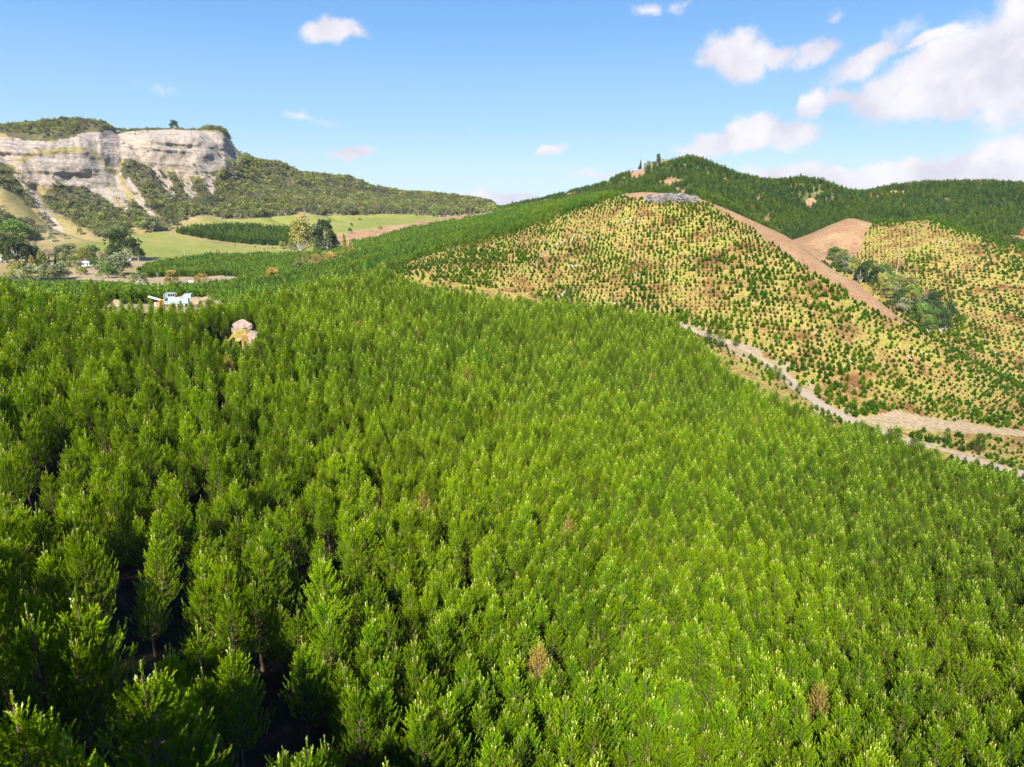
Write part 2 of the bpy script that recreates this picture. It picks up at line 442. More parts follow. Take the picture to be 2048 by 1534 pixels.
ROCK1 = [(-700, 262), (0, 272), (60, 281), (110, 285), (145, 275), (175, 264), (225, 262), (236, 270), (260, 260), (300, 256), (360, 256), (400, 258), (440, 268), (458, 275), (478, 300), (492, 312), (470, 330), (440, 340), (425, 348), (430, 365), (415, 368),
         (395, 352), (370, 352), (345, 340), (300, 332), (262, 318), (240, 318), (235, 345), (255, 385), (240, 380), (222, 362), (225, 375), (240, 420), (228, 420), (190, 385), (160, 374), (120, 372), (90, 377), (60, 362), (20, 328), (0, 322), (-700, 322)]
P_LOG = [(1285, 400), (1310, 391), (1375, 389), (1398, 402), (1360, 405), (1300, 407)]
P_PALE = [(1690, 842), (1735, 832), (1790, 822), (1860, 836), (1960, 852), (2060, 862), (2048, 872), (1940, 866), (1850, 860), (1760, 856)]
P_PALE2 = [(1722, 846), (1800, 828), (1900, 846), (2060, 862), (2300, 880), (2300, 895), (2048, 884), (1900, 878), (1790, 868)]
SCREE = [[(205, 345), (230, 352), (264, 424), (250, 428)], [(228, 335), (244, 338), (335, 465), (318, 470)], [(345, 342), (372, 348), (400, 402), (384, 404)], [(395, 350), (426, 354), (440, 396), (420, 398)], [(300, 330), (330, 338), (352, 392), (338, 392)], [(20, 335), (40, 340), (135, 470), (115, 470)]]
SCARS = [(1275, 345, 26, 12), (1290, 334, 12, 8), (1345, 365, 30, 9), (1368, 315, 12, 5), (1515, 400, 9, 12), (1535, 440, 9, 9), (1547, 425, 6, 6), (1620, 408, 12, 14), (1580, 356, 16, 6), (1795, 385, 22, 6),
         (2010, 366, 18, 6), (1090, 404, 14, 4), (1150, 378, 16, 4), (1180, 372, 14, 4), (1128, 386, 18, 4), (1070, 398, 20, 3), (1215, 366, 9, 4), (1450, 362, 12, 4), (1480, 366, 14, 4), (1888, 402, 8, 4), (1360, 385, 16, 10), (2035, 480, 30, 12), (1750, 395, 10, 3)]

cB = GB[:-1, :-1] + 0.5 * (GB[1:, :-1] - GB[:-1, :-1])
cX = 0.25 * (GX[:-1, :-1] + GX[1:, :-1] + GX[:-1, 1:] + GX[1:, 1:])
cY = 0.25 * (GY[:-1, :-1] + GY[1:, :-1] + GY[:-1, 1:] + GY[1:, 1:])
cZ = 0.25 * (GZ[:-1, :-1] + GZ[1:, :-1] + GZ[:-1, 1:] + GZ[1:, 1:])


def zone_of(x, y, z, B):
    """name index of the land cover at points"""
    px, py, f = project(np.stack([x, y, z], -1))
    front = f > 1
    a = np.arctan2(x, y)
    jx = px + 5 * fbm(x / 14.0, y / 14.0, 3) * 4; jy = py + 2.0 * fbm(x / 11.0 + 50, y / 11.0, 3) * 4
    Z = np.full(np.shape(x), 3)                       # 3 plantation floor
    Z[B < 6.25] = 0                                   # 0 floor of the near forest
    right = a > math.atan2(*pix_dir(1560, 470)[:2])
    m = (B >= 6.25) & (B < 10.2) & front & inpoly(jx, jy, P_CUT); Z[m] = 1      # 1 replanted ground
    m = (B >= 10) & (B < 13.2) & right; Z[m] = 1
    m = (B >= 7.5) & (B < 10.0) & (a > math.atan2(*pix_dir(1420, 430)[:2])); Z[m] = 1
    m = (B >= 7.5) & (B < 11) & (a > math.atan2(*pix_dir(1600, 500)[:2])); Z[m] = 1
    m = (B > 6.25) & (B < 8) & front & (a > math.atan2(*pix_dir(1340, 655)[:2])); Z[m] = 1
    m = (B > 8.2) & (B < 11) & front & inpoly(jx, jy, P_ORANGE); Z[m] = 2       # 2 bare slope
    m = (B > 10) & (B < 13.0) & front & inpoly(jx, jy, P_BARE_R); Z[m] = 2
    left = a < math.atan2(*pix_dir(985, 425)[:2])
    m = left & (B > 10.35) & (B < 16.6); Z[m] = 4                               # 4 bush / rough grass slope
    m = left & (B > 9.4) & (B <= 13) & front & (py > 425) & (px < 700); Z[m] = 4
    m = left & (B > 9.0) & (B < 11.6) & front & inpoly(jx, jy, P_BLOCK); Z[m] = 3
    m = front & left & (B > 9) & (B < 13.5) & inpoly(jx, jy, P_PAD2); Z[m] = 5  # 5 paddock
    m = front & left & (B > 8.5) & (B < 13) & inpoly(jx, jy, P_PAD); Z[m] = 5
    m = front & left & (B > 8.5) & (B < 13) & inpoly(jx, jy, P_STRIP); Z[m] = 2
    for P in (P_TAN, P_KNOLL, P_KNOLL2):
        m = front & left & (B > 8.0) & (B < 13) & inpoly(jx, jy, P); Z[m] = 6   # 6 pale track and yards
    m = front & left & (B > 12.6) & (B < 16.02) & inpoly(jx, jy, ROCK1); Z[m] = 7   # 7 cliff
    jx2 = px + 22 * fbm(x / 40, y / 40, 3); jy2 = py + 14 * fbm(x / 40 + 7, y / 40, 3)
    for P in BUSHP:
        m = front & left & (Z == 4) & (B > 10.5) & inpoly(jx2, jy2, P); Z[m] = 9
    for P in SCREE:
        m = front & left & (B > 12.0) & (B < 16) & inpoly(px + 12 * fbm(x / 30, y / 30, 3), py, P) & (fbm(x / 10, y / 10, 3) > -0.12); Z[m] = 7
    for P in P_LEDGE:
        m = front & left & (B > 12.6) & (B < 16) & inpoly(jx, jy, P); Z[m] = 4
    for (sx, sy, rx, ry) in SCARS:
        m = front & (B > 10.8) & (B < 16.5) & (((jx - sx) / rx) ** 2 + ((jy - sy) / ry) ** 2 < 0.8 + fbm(x / 9, y / 9, 3) * 2.2)
        Z[m] = 2
    for P in (P_PALE,):
        m = front & (B > 6.2) & (B < 9) & inpoly(jx, jy, P); Z[m] = 6
    m = (((x - KX) / 5.0) ** 2 + ((y - KY) / 8.0) ** 2 < 1.0 + fbm(x / 3, y / 3, 3)); Z[m] = 1
    m = (B >= 4.96) & (B < 6.02) & (a > PADW[0]) & (a < PADW[1]); Z[m] = np.where(fbm(x[m] / 6, y[m] / 6, 3) > -0.02, 6, 4)
    return Z



rx_, ry_ = [], []
for (p_, q_) in ROAD:
    d = pix_dir(p_, q_); a_ = math.atan2(d[0], d[1])
    rr_ = np.linspace(285, 380, 400); zz_, _b = terrain_at(rr_ * math.sin(a_), rr_ * math.cos(a_))
    _px, _py, _f = project(np.stack([rr_ * math.sin(a_), rr_ * math.cos(a_), zz_], -1))
    j_ = int(np.argmin(np.abs(_py - q_)))
    rx_.append(rr_[j_] * math.sin(a_)); ry_.append(rr_[j_] * math.cos(a_))
RX, RY = np.array(rx_), np.array(ry_)
tt = np.linspace(0, len(RX) - 1, 200)
RXf, RYf = np.interp(tt, np.arange(len(RX)), RX), np.interp(tt, np.arange(len(RX)), RY)
for _ in range(6):
    RXf[1:-1] = (RXf[:-2] + RXf[1:-1] * 2 + RXf[2:]) / 4; RYf[1:-1] = (RYf[:-2] + RYf[1:-1] * 2 + RYf[2:]) / 4


def road_dist(x, y):
    x = np.asarray(x, float); y = np.asarray(y, float)
    out = np.full(x.shape, 1e9)
    sel = (np.hypot(x, y) > 255) & (np.hypot(x, y) < 420) & (np.arctan2(x, y) > 0.1)
    xs, ys = x[sel], y[sel]
    d = np.full(xs.shape, 1e9)
    for i in range(len(RXf)):
        d = np.minimum(d, np.hypot(xs - RXf[i], ys - RYf[i]))
    out[sel] = d
    return out


CZ = zone_of(cX, cY, cZ, cB)
rd = road_dist(cX, cY)
CZ[(rd < 8.5 + 26 * fbm(cX / 9, cY / 9, 4)) & (CZ != 0)] = 6
CZ[(rd < 3.8 + 3.5 * fbm(cX / 5, cY / 5, 3)) & (CZ != 0)] = 8
CZ[(rd < 3.8) & (CZ == 0) & (cB > 5.6)] = 8


# ------------------------------------------------------------------ ground materials
def ground_mat(name, stops, scale=0.03, fine=0.6, fineamt=0.35, spots=(), bump=0.3, rough=0.95, strata=False, zstretch=1.0):
    """stops: colours picked by a broad noise; spots: (scale, lo, hi, colour) patches laid over"""
    m = bpy.data.materials.new(name); m.use_nodes = True
    t = m.node_tree; t.nodes.clear(); q = NT(t)
    geo = q.n('ShaderNodeNewGeometry')
    P = geo.outputs['Position']
    n1 = q.noise(P, scale, 6, 0.6)
    rmp = q.n('ShaderNodeValToRGB', i_0=n1)
    cr = rmp.color_ramp
    while len(cr.elements) < len(stops): cr.elements.new(0.5)
    for i, (p, c) in enumerate(stops):
        cr.elements[i].position = p; cr.elements[i].color = tuple(c) + (1,)
    c = rmp.outputs[0]
    for k, (sc, lo, hi, colr) in enumerate(spots):
        mp = q.n('ShaderNodeVectorMath', operation='ADD', i_0=P); mp.inputs[1].default_value = (31.7 * (k + 1), 11.3 * k, 5.1 * k)
        c = q.mix(q.ss(q.noise(mp.outputs[0], sc, 5, 0.65), lo, hi), c, colr)
    if strata:
        sp = q.n('ShaderNodeSeparateXYZ', i_0=P)
        warp = q.m('MULTIPLY', q.noise(P, 0.02, 4), 26.0)
        zz = q.m('ADD', q.m('ADD', sp.outputs[2], warp), q.m('MULTIPLY', sp.outputs[0], 0.06))
        cv = q.n('ShaderNodeCombineXYZ', i_0=q.m('MULTIPLY', sp.outputs[0], 0.004), i_2=q.m('MULTIPLY', zz, 0.16))
        st = q.noise(cv.outputs[0], 1.0, 6, 0.7)
        cv2 = q.n('ShaderNodeCombineXYZ', i_0=q.m('MULTIPLY', sp.outputs[0], 0.012), i_1=q.m('MULTIPLY', sp.outputs[1], 0.012), i_2=q.m('MULTIPLY', zz, 0.55))
        st2 = q.noise(cv2.outputs[0], 1.0, 7, 0.75)
        c = q.mix(q.ss(st2, 0.54, 0.62, 0, 0.7), c, (0.17, 0.14, 0.11))
        c = q.mix(q.ss(st, 0.52, 0.66, 0, 0.75), c, (0.27, 0.22, 0.18))
        c = q.mix(q.ss(st, 0.30, 0.45, 0.5, 0), c, (0.56, 0.47, 0.38))
    n2 = q.noise(P, fine, 4, 0.7)
    dark = q.ss(n2, 0.3, 0.7, 1 - fineamt, 1 + fineamt * 0.6)
    vm = q.n('ShaderNodeVectorMath', operation='SCALE', i_0=c); t.links.new(dark, vm.inputs[3])
    bs = q.n('ShaderNodeBsdfPrincipled', i_Roughness=rough)
    bs.inputs['Specular IOR Level'].default_value = 0.15
    t.links.new(vm.outputs[0], bs.inputs['Base Color'])
    if bump:
        bp = q.n('ShaderNodeBump', i_Strength=bump, i_Distance=1.2, i_Height=n2)
        if strata:
            hh = q.m('ADD', q.m('ADD', q.m('MULTIPLY', st, 3.0), q.m('MULTIPLY', st2, 2.0)), n2)
            t.links.new(hh, bp.inputs['Height']); bp.inputs['Distance'].default_value = 2.5
        t.links.new(bp.outputs[0], bs.inputs['Normal'])
    o = q.n('ShaderNodeOutputMaterial'); t.links.new(bs.outputs[0], o.inputs[0])
    return m


GM = [
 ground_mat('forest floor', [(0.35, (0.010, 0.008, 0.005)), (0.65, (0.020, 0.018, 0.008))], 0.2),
 ground_mat('replanted ground', [(0.32, (0.165, 0.070, 0.025)), (0.43, (0.245, 0.150, 0.045)), (0.53, (0.315, 0.235, 0.065)), (0.63, (0.250, 0.240, 0.038)), (0.74, (0.36, 0.27, 0.10))], 0.055, 0.6, 0.5,
            spots=[(0.12, 0.60, 0.70, (0.141, 0.044, 0.017)), (0.08, 0.62, 0.72, (0.349, 0.238, 0.127)), (0.3, 0.60, 0.70, (0.112, 0.124, 0.019)), (0.8, 0.66, 0.72, (0.337, 0.248, 0.156))], bump=0.5),
 ground_mat('bare slope', [(0.3, (0.26, 0.14, 0.075)), (0.5, (0.35, 0.205, 0.105)), (0.7, (0.41, 0.275, 0.145))], 0.045, 0.9, 0.45,
            spots=[(0.07, 0.57, 0.68, (0.22, 0.105, 0.065)), (0.16, 0.58, 0.66, (0.27, 0.25, 0.075)), (0.7, 0.60, 0.68, (0.10, 0.075, 0.035)), (1.4, 0.64, 0.70, (0.48, 0.42, 0.34))], bump=0.7),
 ground_mat('plantation floor', [(0.35, (0.047, 0.060, 0.015)), (0.55, (0.108, 0.114, 0.034)), (0.72, (0.269, 0.202, 0.101))], 0.05, 0.5, 0.3),
 ground_mat('rough grass slope', [(0.3, (0.181, 0.166, 0.051)), (0.5, (0.269, 0.217, 0.083)), (0.62, (0.296, 0.230, 0.102)), (0.75, (0.202, 0.192, 0.057))], 0.018, 0.25, 0.25,
            spots=[(0.03, 0.62, 0.72, (0.349, 0.262, 0.172))], bump=0.3),
 ground_mat('paddock grass', [(0.3, (0.159, 0.183, 0.034)), (0.5, (0.200, 0.211, 0.045)), (0.7, (0.247, 0.222, 0.066))], 0.012, 0.12, 0.12, spots=[(0.03, 0.66, 0.75, (0.259, 0.211, 0.089))], bump=0.1),
 ground_mat('pale earth', [(0.3, (0.30, 0.225, 0.125)), (0.55, (0.36, 0.27, 0.16)), (0.75, (0.24, 0.24, 0.08))], 0.06, 0.6, 0.35, spots=[(0.15, 0.58, 0.68, (0.20, 0.18, 0.06))], bump=0.4),
 ground_mat('mudstone cliff', [(0.35, (0.37, 0.315, 0.26)), (0.5, (0.43, 0.36, 0.29)), (0.68, (0.47, 0.365, 0.255))], 0.012, 0.2, 0.25, spots=[(0.05, 0.68, 0.74, (0.16, 0.15, 0.06))], bump=0.8, strata=True),
 ground_mat('road gravel', [(0.3, (0.328, 0.254, 0.183)), (0.6, (0.380, 0.302, 0.228)), (0.75, (0.302, 0.230, 0.139))], 0.1, 1.5, 0.15, bump=0.1),
 ground_mat('scrub floor', [(0.3, (0.07, 0.055, 0.03)), (0.55, (0.10, 0.095, 0.04)), (0.72, (0.16, 0.14, 0.06))], 0.08, 0.5, 0.4),
]
ZN = ['forest_ground', 'replanted_hillside', 'bare_slope', 'plantation_ground', 'grass_hillside', 'paddock_ground', 'earth_track', 'cliff_face', 'gravel_road', 'scrub_ground']
nr, nc = GZ.shape
VERT = np.stack([GX, GY, GZ], -1).reshape(-1, 3)
idx = np.arange(nr * nc).reshape(nr, nc)
F = np.stack([idx[:-1, :-1], idx[:-1, 1:], idx[1:, 1:], idx[1:, :-1]], -1)
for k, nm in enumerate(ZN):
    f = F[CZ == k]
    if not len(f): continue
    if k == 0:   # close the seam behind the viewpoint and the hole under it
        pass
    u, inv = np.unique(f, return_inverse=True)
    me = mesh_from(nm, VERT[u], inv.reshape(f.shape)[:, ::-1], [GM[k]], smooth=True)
    tag(link(nm, me), kind='structure')
# ------------------------------------------------------------------ foliage and bark
def leaf_mat(name, base, tipc, dead=(0.45, 0.22, 0.06), hue=0.34, deadp=0.02, trans=0.35, rough=0.5, alt=None, pale=None, stand=None):
    m = bpy.data.materials.new(name); m.use_nodes = True
    t = m.node_tree; t.nodes.clear(); q = NT(t)
    at = q.n('ShaderNodeAttribute', attribute_name='tip')
    jt = q.n('ShaderNodeAttribute', attribute_name='jit')
    oi = q.n('ShaderNodeObjectInfo')
    rnd = oi.outputs['Random']
    c = q.mix(q.ss(rnd, 0.0, 1.0), base, alt or tuple(v * f for v, f in zip(base, (0.6, 0.85, 1.5))))
    geo = q.n('ShaderNodeNewGeometry')
    c = q.mix(q.ss(q.noise(geo.outputs['Position'], 0.025, 4), 0.38, 0.62, 0.0, 0.7), c, tuple(v * f for v, f in zip(base, (1.7, 1.35, 0.7))))
    if stand:   # needle colour turns to a bluer, deeper green beyond x = 60 m and along the far brow
        sx_ = q.n('ShaderNodeSeparateXYZ', i_0=geo.outputs['Position'])
        wob = q.m('MULTIPLY', q.m('SUBTRACT', q.noise(geo.outputs['Position'], 0.02, 3), 0.5), 160.0)
        fx = q.ss(q.m('ADD', sx_.outputs[0], wob), 25.0, 110.0, 0.0, 0.85)
        fy = q.ss(q.m('ADD', sx_.outputs[1], wob), 170.0, 260.0, 0.0, 0.7)
        c = q.mix(q.m('MAXIMUM', fx, fy), c, stand)
    r2 = q.m('FRACT', q.m('MULTIPLY', rnd, 37.7))
    c = q.mix(q.ss(r2, 1 - deadp, 1 - deadp + 0.002), c, dead)
    c = q.mix(at.outputs['Fac'], c, tipc)
    c = q.mix(q.ss(at.outputs['Fac'], 0.72, 1.0, 0.0, 0.8), c, pale or tipc)
    sc = q.n('ShaderNodeVectorMath', operation='SCALE', i_0=c)
    r3 = q.m('FRACT', q.m('MULTIPLY', rnd, 91.3))
    t.links.new(q.m('MULTIPLY', q.m('ADD', 0.45, q.m('MULTIPLY', jt.outputs['Fac'], 1.05)), q.m('ADD', 1 - hue, q.m('MULTIPLY', r3, 2 * hue))), sc.inputs[3])
    bs = q.n('ShaderNodeBsdfPrincipled', i_Roughness=rough)
    bs.inputs['Specular IOR Level'].default_value = 0.0
    t.links.new(sc.outputs[0], bs.inputs['Base Color'])
    tr = q.n('ShaderNodeBsdfTranslucent')
    tc_ = q.n('ShaderNodeVectorMath', operation='MULTIPLY', i_0=sc.outputs[0]); tc_.inputs[1].default_value = (1.25, 1.15, 0.4)
    t.links.new(tc_.outputs[0], tr.inputs[0])
    mx = q.n('ShaderNodeMixShader', i_0=trans)
    t.links.new(bs.outputs[0], mx.inputs[1]); t.links.new(tr.outputs[0], mx.inputs[2])
    o = q.n('ShaderNodeOutputMaterial'); t.links.new(mx.outputs[0], o.inputs[0])
    return m


def plain_mat(name, c, rough=0.9, nscale=3.0, amt=0.3, c2=None, lo=.55, hi=.65, metal=0.0):
    m = bpy.data.materials.new(name); m.use_nodes = True
    t = m.node_tree; t.nodes.clear(); q = NT(t)
    tcx = q.n('ShaderNodeTexCoord')
    n = q.noise(tcx.outputs['Object'], nscale, 5, 0.65)
    col = q.mix(q.ss(n, 0.3, 0.7), tuple(v * (1 - amt) for v in c), tuple(min(1, v * (1 + amt * 0.5)) for v in c))
    if c2: col = q.mix(q.ss(q.noise(tcx.outputs['Object'], nscale * 2.3, 5, 0.7), lo, hi), col, c2)
    bs = q.n('ShaderNodeBsdfPrincipled', i_Roughness=rough, i_Metallic=metal)
    t.links.new(col, bs.inputs['Base Color'])
    bp = q.n('ShaderNodeBump', i_Strength=0.3, i_Distance=0.05, i_Height=n); t.links.new(bp.outputs[0], bs.inputs['Normal'])
    o = q.n('ShaderNodeOutputMaterial'); t.links.new(bs.outputs[0], o.inputs[0])
    return m


M_PINE = leaf_mat('pine needles', (0.106, 0.210, 0.001), (0.48, 0.58, 0.02), pale=(0.66, 0.74, 0.32), stand=(0.046, 0.125, 0.008), dead=(0.45, 0.30, 0.08), deadp=0.004, trans=0.14)
M_YOUNG = leaf_mat('young pine needles', (0.060, 0.135, 0.006), (0.18, 0.29, 0.03), deadp=0.0)
M_HILL = leaf_mat('hill pine needles', (0.058, 0.108, 0.014), (0.15, 0.22, 0.04), deadp=0.003)
M_BUSH = leaf_mat('native bush leaves', (0.12, 0.165, 0.05), (0.28, 0.31, 0.15), hue=0.4, alt=(0.14, 0.115, 0.07), deadp=0.0, trans=0.2)
M_BARK = plain_mat('pine bark', (0.13, 0.085, 0.045), 0.9, 6.0)
M_GREYWOOD = plain_mat('bleached wood', (0.52, 0.47, 0.42), 0.85, 4.0)


class Geo:
    """triangles and quads gathered with per-face material, tip and jitter values"""
    def __init__(self):
        self.v, self.t, self.q, self.n = [], [], [], 0
        self.tm, self.qm, self.tt, self.tj = [], [], [], []

    def tris(self, P, mat=0, tip=0.0, jit=0.5):
        """P: (N,3,3)"""
        P = np.asarray(P, np.float32); k = len(P)
        self.v.append(P.reshape(-1, 3)); self.t.append(np.arange(k * 3).reshape(-1, 3) + self.n); self.n += 3 * k
        self.tm.append(np.full(k, mat)); self.tt.append(np.broadcast_to(np.asarray(tip, float), (k,)).copy()); self.tj.append(np.broadcast_to(np.asarray(jit, float), (k,)).copy())

    def tube(self, pts, rad, seg=5, mat=1):
        pts = np.asarray(pts, float); rad = np.broadcast_to(np.asarray(rad, float), (len(pts),))
        d = np.gradient(pts, axis=0); d /= np.linalg.norm(d, axis=1)[:, None] + 1e-9
        up = np.array([0.0, 0, 1]) if abs(d[0][2]) < 0.9 else np.array([1.0, 0, 0])
        a = np.cross(d, up); a /= np.linalg.norm(a, axis=1)[:, None] + 1e-9
        b = np.cross(d, a)
        th = np.linspace(0, 2 * np.pi, seg, endpoint=False)
        ring = pts[:, None] + rad[:, None, None] * (a[:, None] * np.cos(th)[None, :, None] + b[:, None] * np.sin(th)[None, :, None])
        i = np.arange(len(pts) * seg).reshape(len(pts), seg) + self.n
        qd = np.stack([i[:-1], np.roll(i, -1, 1)[:-1], np.roll(i, -1, 1)[1:], i[1:]], -1).reshape(-1, 4)
        self.v.append(ring.reshape(-1, 3)); self.q.append(qd); self.qm.append(np.full(len(qd), mat)); self.n += len(pts) * seg

    def data(self):
        v = np.concatenate(self.v)
        t = np.concatenate(self.t) if self.t else np.zeros((0, 3), int)
        q = np.concatenate(self.q) if self.q else np.zeros((0, 4), int)
        nt, nq = len(t), len(q)
        mi = np.concatenate([np.concatenate(self.tm) if self.tm else np.zeros(0), np.concatenate(self.qm) if self.qm else np.zeros(0)])
        tip = np.concatenate([np.concatenate(self.tt) if self.tt else np.zeros(0), np.zeros(nq)])
        jit = np.concatenate([np.concatenate(self.tj) if self.tj else np.zeros(0), np.full(nq, .5)])
        return v, t, q, mi, tip, jit

    def mesh(self, name, mats, remap=None):
        v, t, q, mi, tip, jit = self.data()
        return mesh_from(name, v, [t, q], mats, mi, {'tip': ('FACE', tip), 'jit': ('FACE', jit)})


def brush(rs, P0, D, L, needles, nl, nw, tip, spread=0.85):
    """needle blades round shoots. P0,D,L: (N,3),(N,3),(N,) -> (N*needles,3,3), tip, jit"""
    N = len(P0)
    D = D / np.linalg.norm(D, axis=1)[:, None]
    r = rs.normal(size=(N, needles, 3))
    r -= (r * D[:, None]).sum(-1)[..., None] * D[:, None]
    r /= np.linalg.norm(r, axis=-1)[..., None] + 1e-9
    s = rs.rand(N, needles) ** 0.85
    base = P0[:, None] + D[:, None] * (L[:, None] * s)[..., None]
    dr = D[:, None] * (0.75 + 0.5 * s)[..., None] + r * spread * (1 - 0.5 * s)[..., None]
    dr /= np.linalg.norm(dr, axis=-1)[..., None]
    side = np.cross(dr, rs.normal(size=(N, needles, 3))); side /= np.linalg.norm(side, axis=-1)[..., None] + 1e-9
    ln = nl * (0.75 + 0.5 * rs.rand(N, needles))[..., None]
    T = np.stack([base - side * nw / 2, base + side * nw / 2, base + dr * ln], -2)
    tipv = np.clip(np.asarray(tip)[:, None] * (0.15 + 1.3 * s ** 2.5), 0, 1)
    return T.reshape(-1, 3, 3), tipv.reshape(-1), (0.7 * rs.rand(N)[:, None] + 0.3 * rs.rand(N, needles)).reshape(-1)


def pine(h, rmax, seed, lod, full=1.0, tp=1.62, pw=0.9):
    """radiata pine: trunk, whorls of ascending branches ending in upright needle fingers, pale leaders"""
    rs = np.random.RandomState(seed)
    g = Geo(); tr = Geo()
    bend = rs.normal(size=2) * 0.22
    up = np.array([0.0, 0, 1.0])
    def axis(z):
        t = z / h
        return np.array([bend[0] * math.sin(t * 3), bend[1] * math.sin(t * 2.5), z])
    zs = np.linspace(0, h * 0.93, 9 if lod == 0 else 5)
    tr.tube([axis(z) for z in zs], np.interp(zs / h, [0, 1], [0.015 * h, 0.018]), 7 if lod == 0 else 4, 0)
    dz, nb, nsh, ndl, nl, nw = [(0.60, 6, 8, 42, 0.135, 0.034), (0.70, 6, 6, 15, 0.19, 0.060)][lod]
    P, D, L, TP = [], [], [], []
    z = h * 0.24
    while z < h - 2.0:
        t = z / h
        prof = min(1.0, 0.6 + (t - 0.12) * 1.6) * min(1.0, tp * max(0.02, 1 - z / (h - 0.9)) ** pw)
        ph = rs.rand() * 6.28
        cnt = max(3, int(round(nb * full)) + rs.randint(-1, 2))
        for k in range(cnt):
            a = ph + 6.283 * k / cnt + rs.normal() * 0.28
            R = max(0.22, rmax * prof * (0.55 + 0.62 * rs.rand()))
            out = np.array([math.cos(a), math.sin(a), 0]); lat = np.array([-out[1], out[0], 0])
            lift = R * (0.40 + 0.25 * t + 0.40 * rs.rand())
            s = np.linspace(0, 1, 5)
            pts = axis(z) + out * (R * s ** 0.85)[:, None] + up * (lift * (0.30 * s + 0.70 * s ** 2.0))[:, None] + lat * (rs.normal() * 0.15 * R * s ** 2)[:, None]
            if lod == 0: tr.tube(pts, np.linspace(0.026, 0.007, 5) * (0.6 + R / 2), 3, 0)
            elif k % 2 == 0: tr.tube(pts[::2], [0.03, 0.02, 0.01], 3, 0)
            n_ = max(4, int(nsh * (0.55 + 0.45 * R / 1.5)))
            tone = rs.rand()
            for j in range(n_):
                u = 0.22 + 0.78 * (j + rs.rand()) / n_
                p = np.array([np.interp(u, s, pts[:, c]) for c in range(3)])
                sd = rs.normal()
                d = out * (0.18 + 0.25 * rs.rand()) + lat * sd * 0.28 + up * (0.8 + 0.35 * u)
                P.append(p + lat * sd * (0.16 + 0.06 * R)); D.append(d); L.append((0.40 + 0.36 * rs.rand()) * (0.75 + 0.45 * u))
                TP.append((0.05 + max(0, u - 0.4) * 0.55) * (0.25 + 0.75 * t + 0.6 * tone))
        z += dz * (0.75 + 0.5 * rs.rand()) * (1.15 - 0.5 * t)
    # foliage on the upper stem
    zz = h * 0.42
    while zz < h - 1.9:
        a = rs.rand() * 6.28
        P.append(axis(zz) + np.array([math.cos(a), math.sin(a), 0]) * 0.10); D.append(up + rs.normal(size=3) * 0.15); L.append(0.55); TP.append(0.05)
        zz += 0.26
    # the leaders: upright shoots, a cluster of candles
    zz = h - 1.8
    for k in range(6):
        a = rs.rand() * 6.28
        o = np.array([math.cos(a), math.sin(a), 0])
        P.append(axis(zz + 0.3 * rs.rand() + 0.08 * k) + o * 0.10); D.append(o * 0.20 + up); L.append(0.80 - 0.05 * k); TP.append(0.9)
    P.append(axis(zz)); D.append(np.array([0.02, 0.02, 1.0])); L.append(1.4); TP.append(0.4)
    P.append(axis(zz - .3)); D.append(np.array([0.0, 0.02, 1.0])); L.append(1.0); TP.append(0.2)
    P.append(axis(h - 0.7)); D.append(np.array([0.03, 0.0, 1.0])); L.append(0.7); TP.append(1.0)
    P, D, L, TP = np.array(P), np.array(D), np.array(L), np.array(TP)
    T, tp, jt = brush(rs, P, D, L, ndl, nl, nw, TP)
    g.tris(T, 0, tp, jt)
    return g, tr


def sapling(h, seed, fat=0.42, nt=200, blade=0.34, bw=0.13, z0=0.02):
    """young pine seen small: upswept blades filling an uneven cone"""
    rs = np.random.RandomState(seed)
    g = Geo()
    z = z0 + (1 - z0) * (1 - np.sqrt(rs.rand(nt)) * 1.0) * 0.93
    lump = 0.75 + 0.5 * rs.rand(6)
    a = rs.rand(nt) * 6.283
    R = h * fat * np.clip((1 - z) ** 0.8, 0.05, 1) * np.sqrt(0.25 + 0.75 * rs.rand(nt)) * np.interp(a, np.linspace(0, 6.283, 6), lump)
    R *= np.clip(0.5 + z / 0.15, 0, 1)
    out = np.stack([np.cos(a), np.sin(a), 0 * a], -1)
    p = out * R[:, None] + np.array([0, 0, 1.0]) * (z * h)[:, None]
    d = out * 0.62 + np.array([0, 0, 0.95]) + rs.normal(size=(nt, 3)) * 0.28
    d /= np.linalg.norm(d, axis=1)[:, None]
    sd = np.cross(d, rs.normal(size=(nt, 3))); sd /= np.linalg.norm(sd, axis=1)[:, None]
    L = h * blade * (0.5 + 0.6 * rs.rand(nt)) * (0.55 + 0.45 * (1 - z))
    T = np.stack([p - sd * h * bw / 2, p + sd * h * bw / 2, p + d * L[:, None]], -2)
    g.tris(T, 0, np.clip((z - 0.55) * 0.9 + 0.25 * rs.rand(nt), 0, 1) * 0.7, rs.rand(nt))
    return g


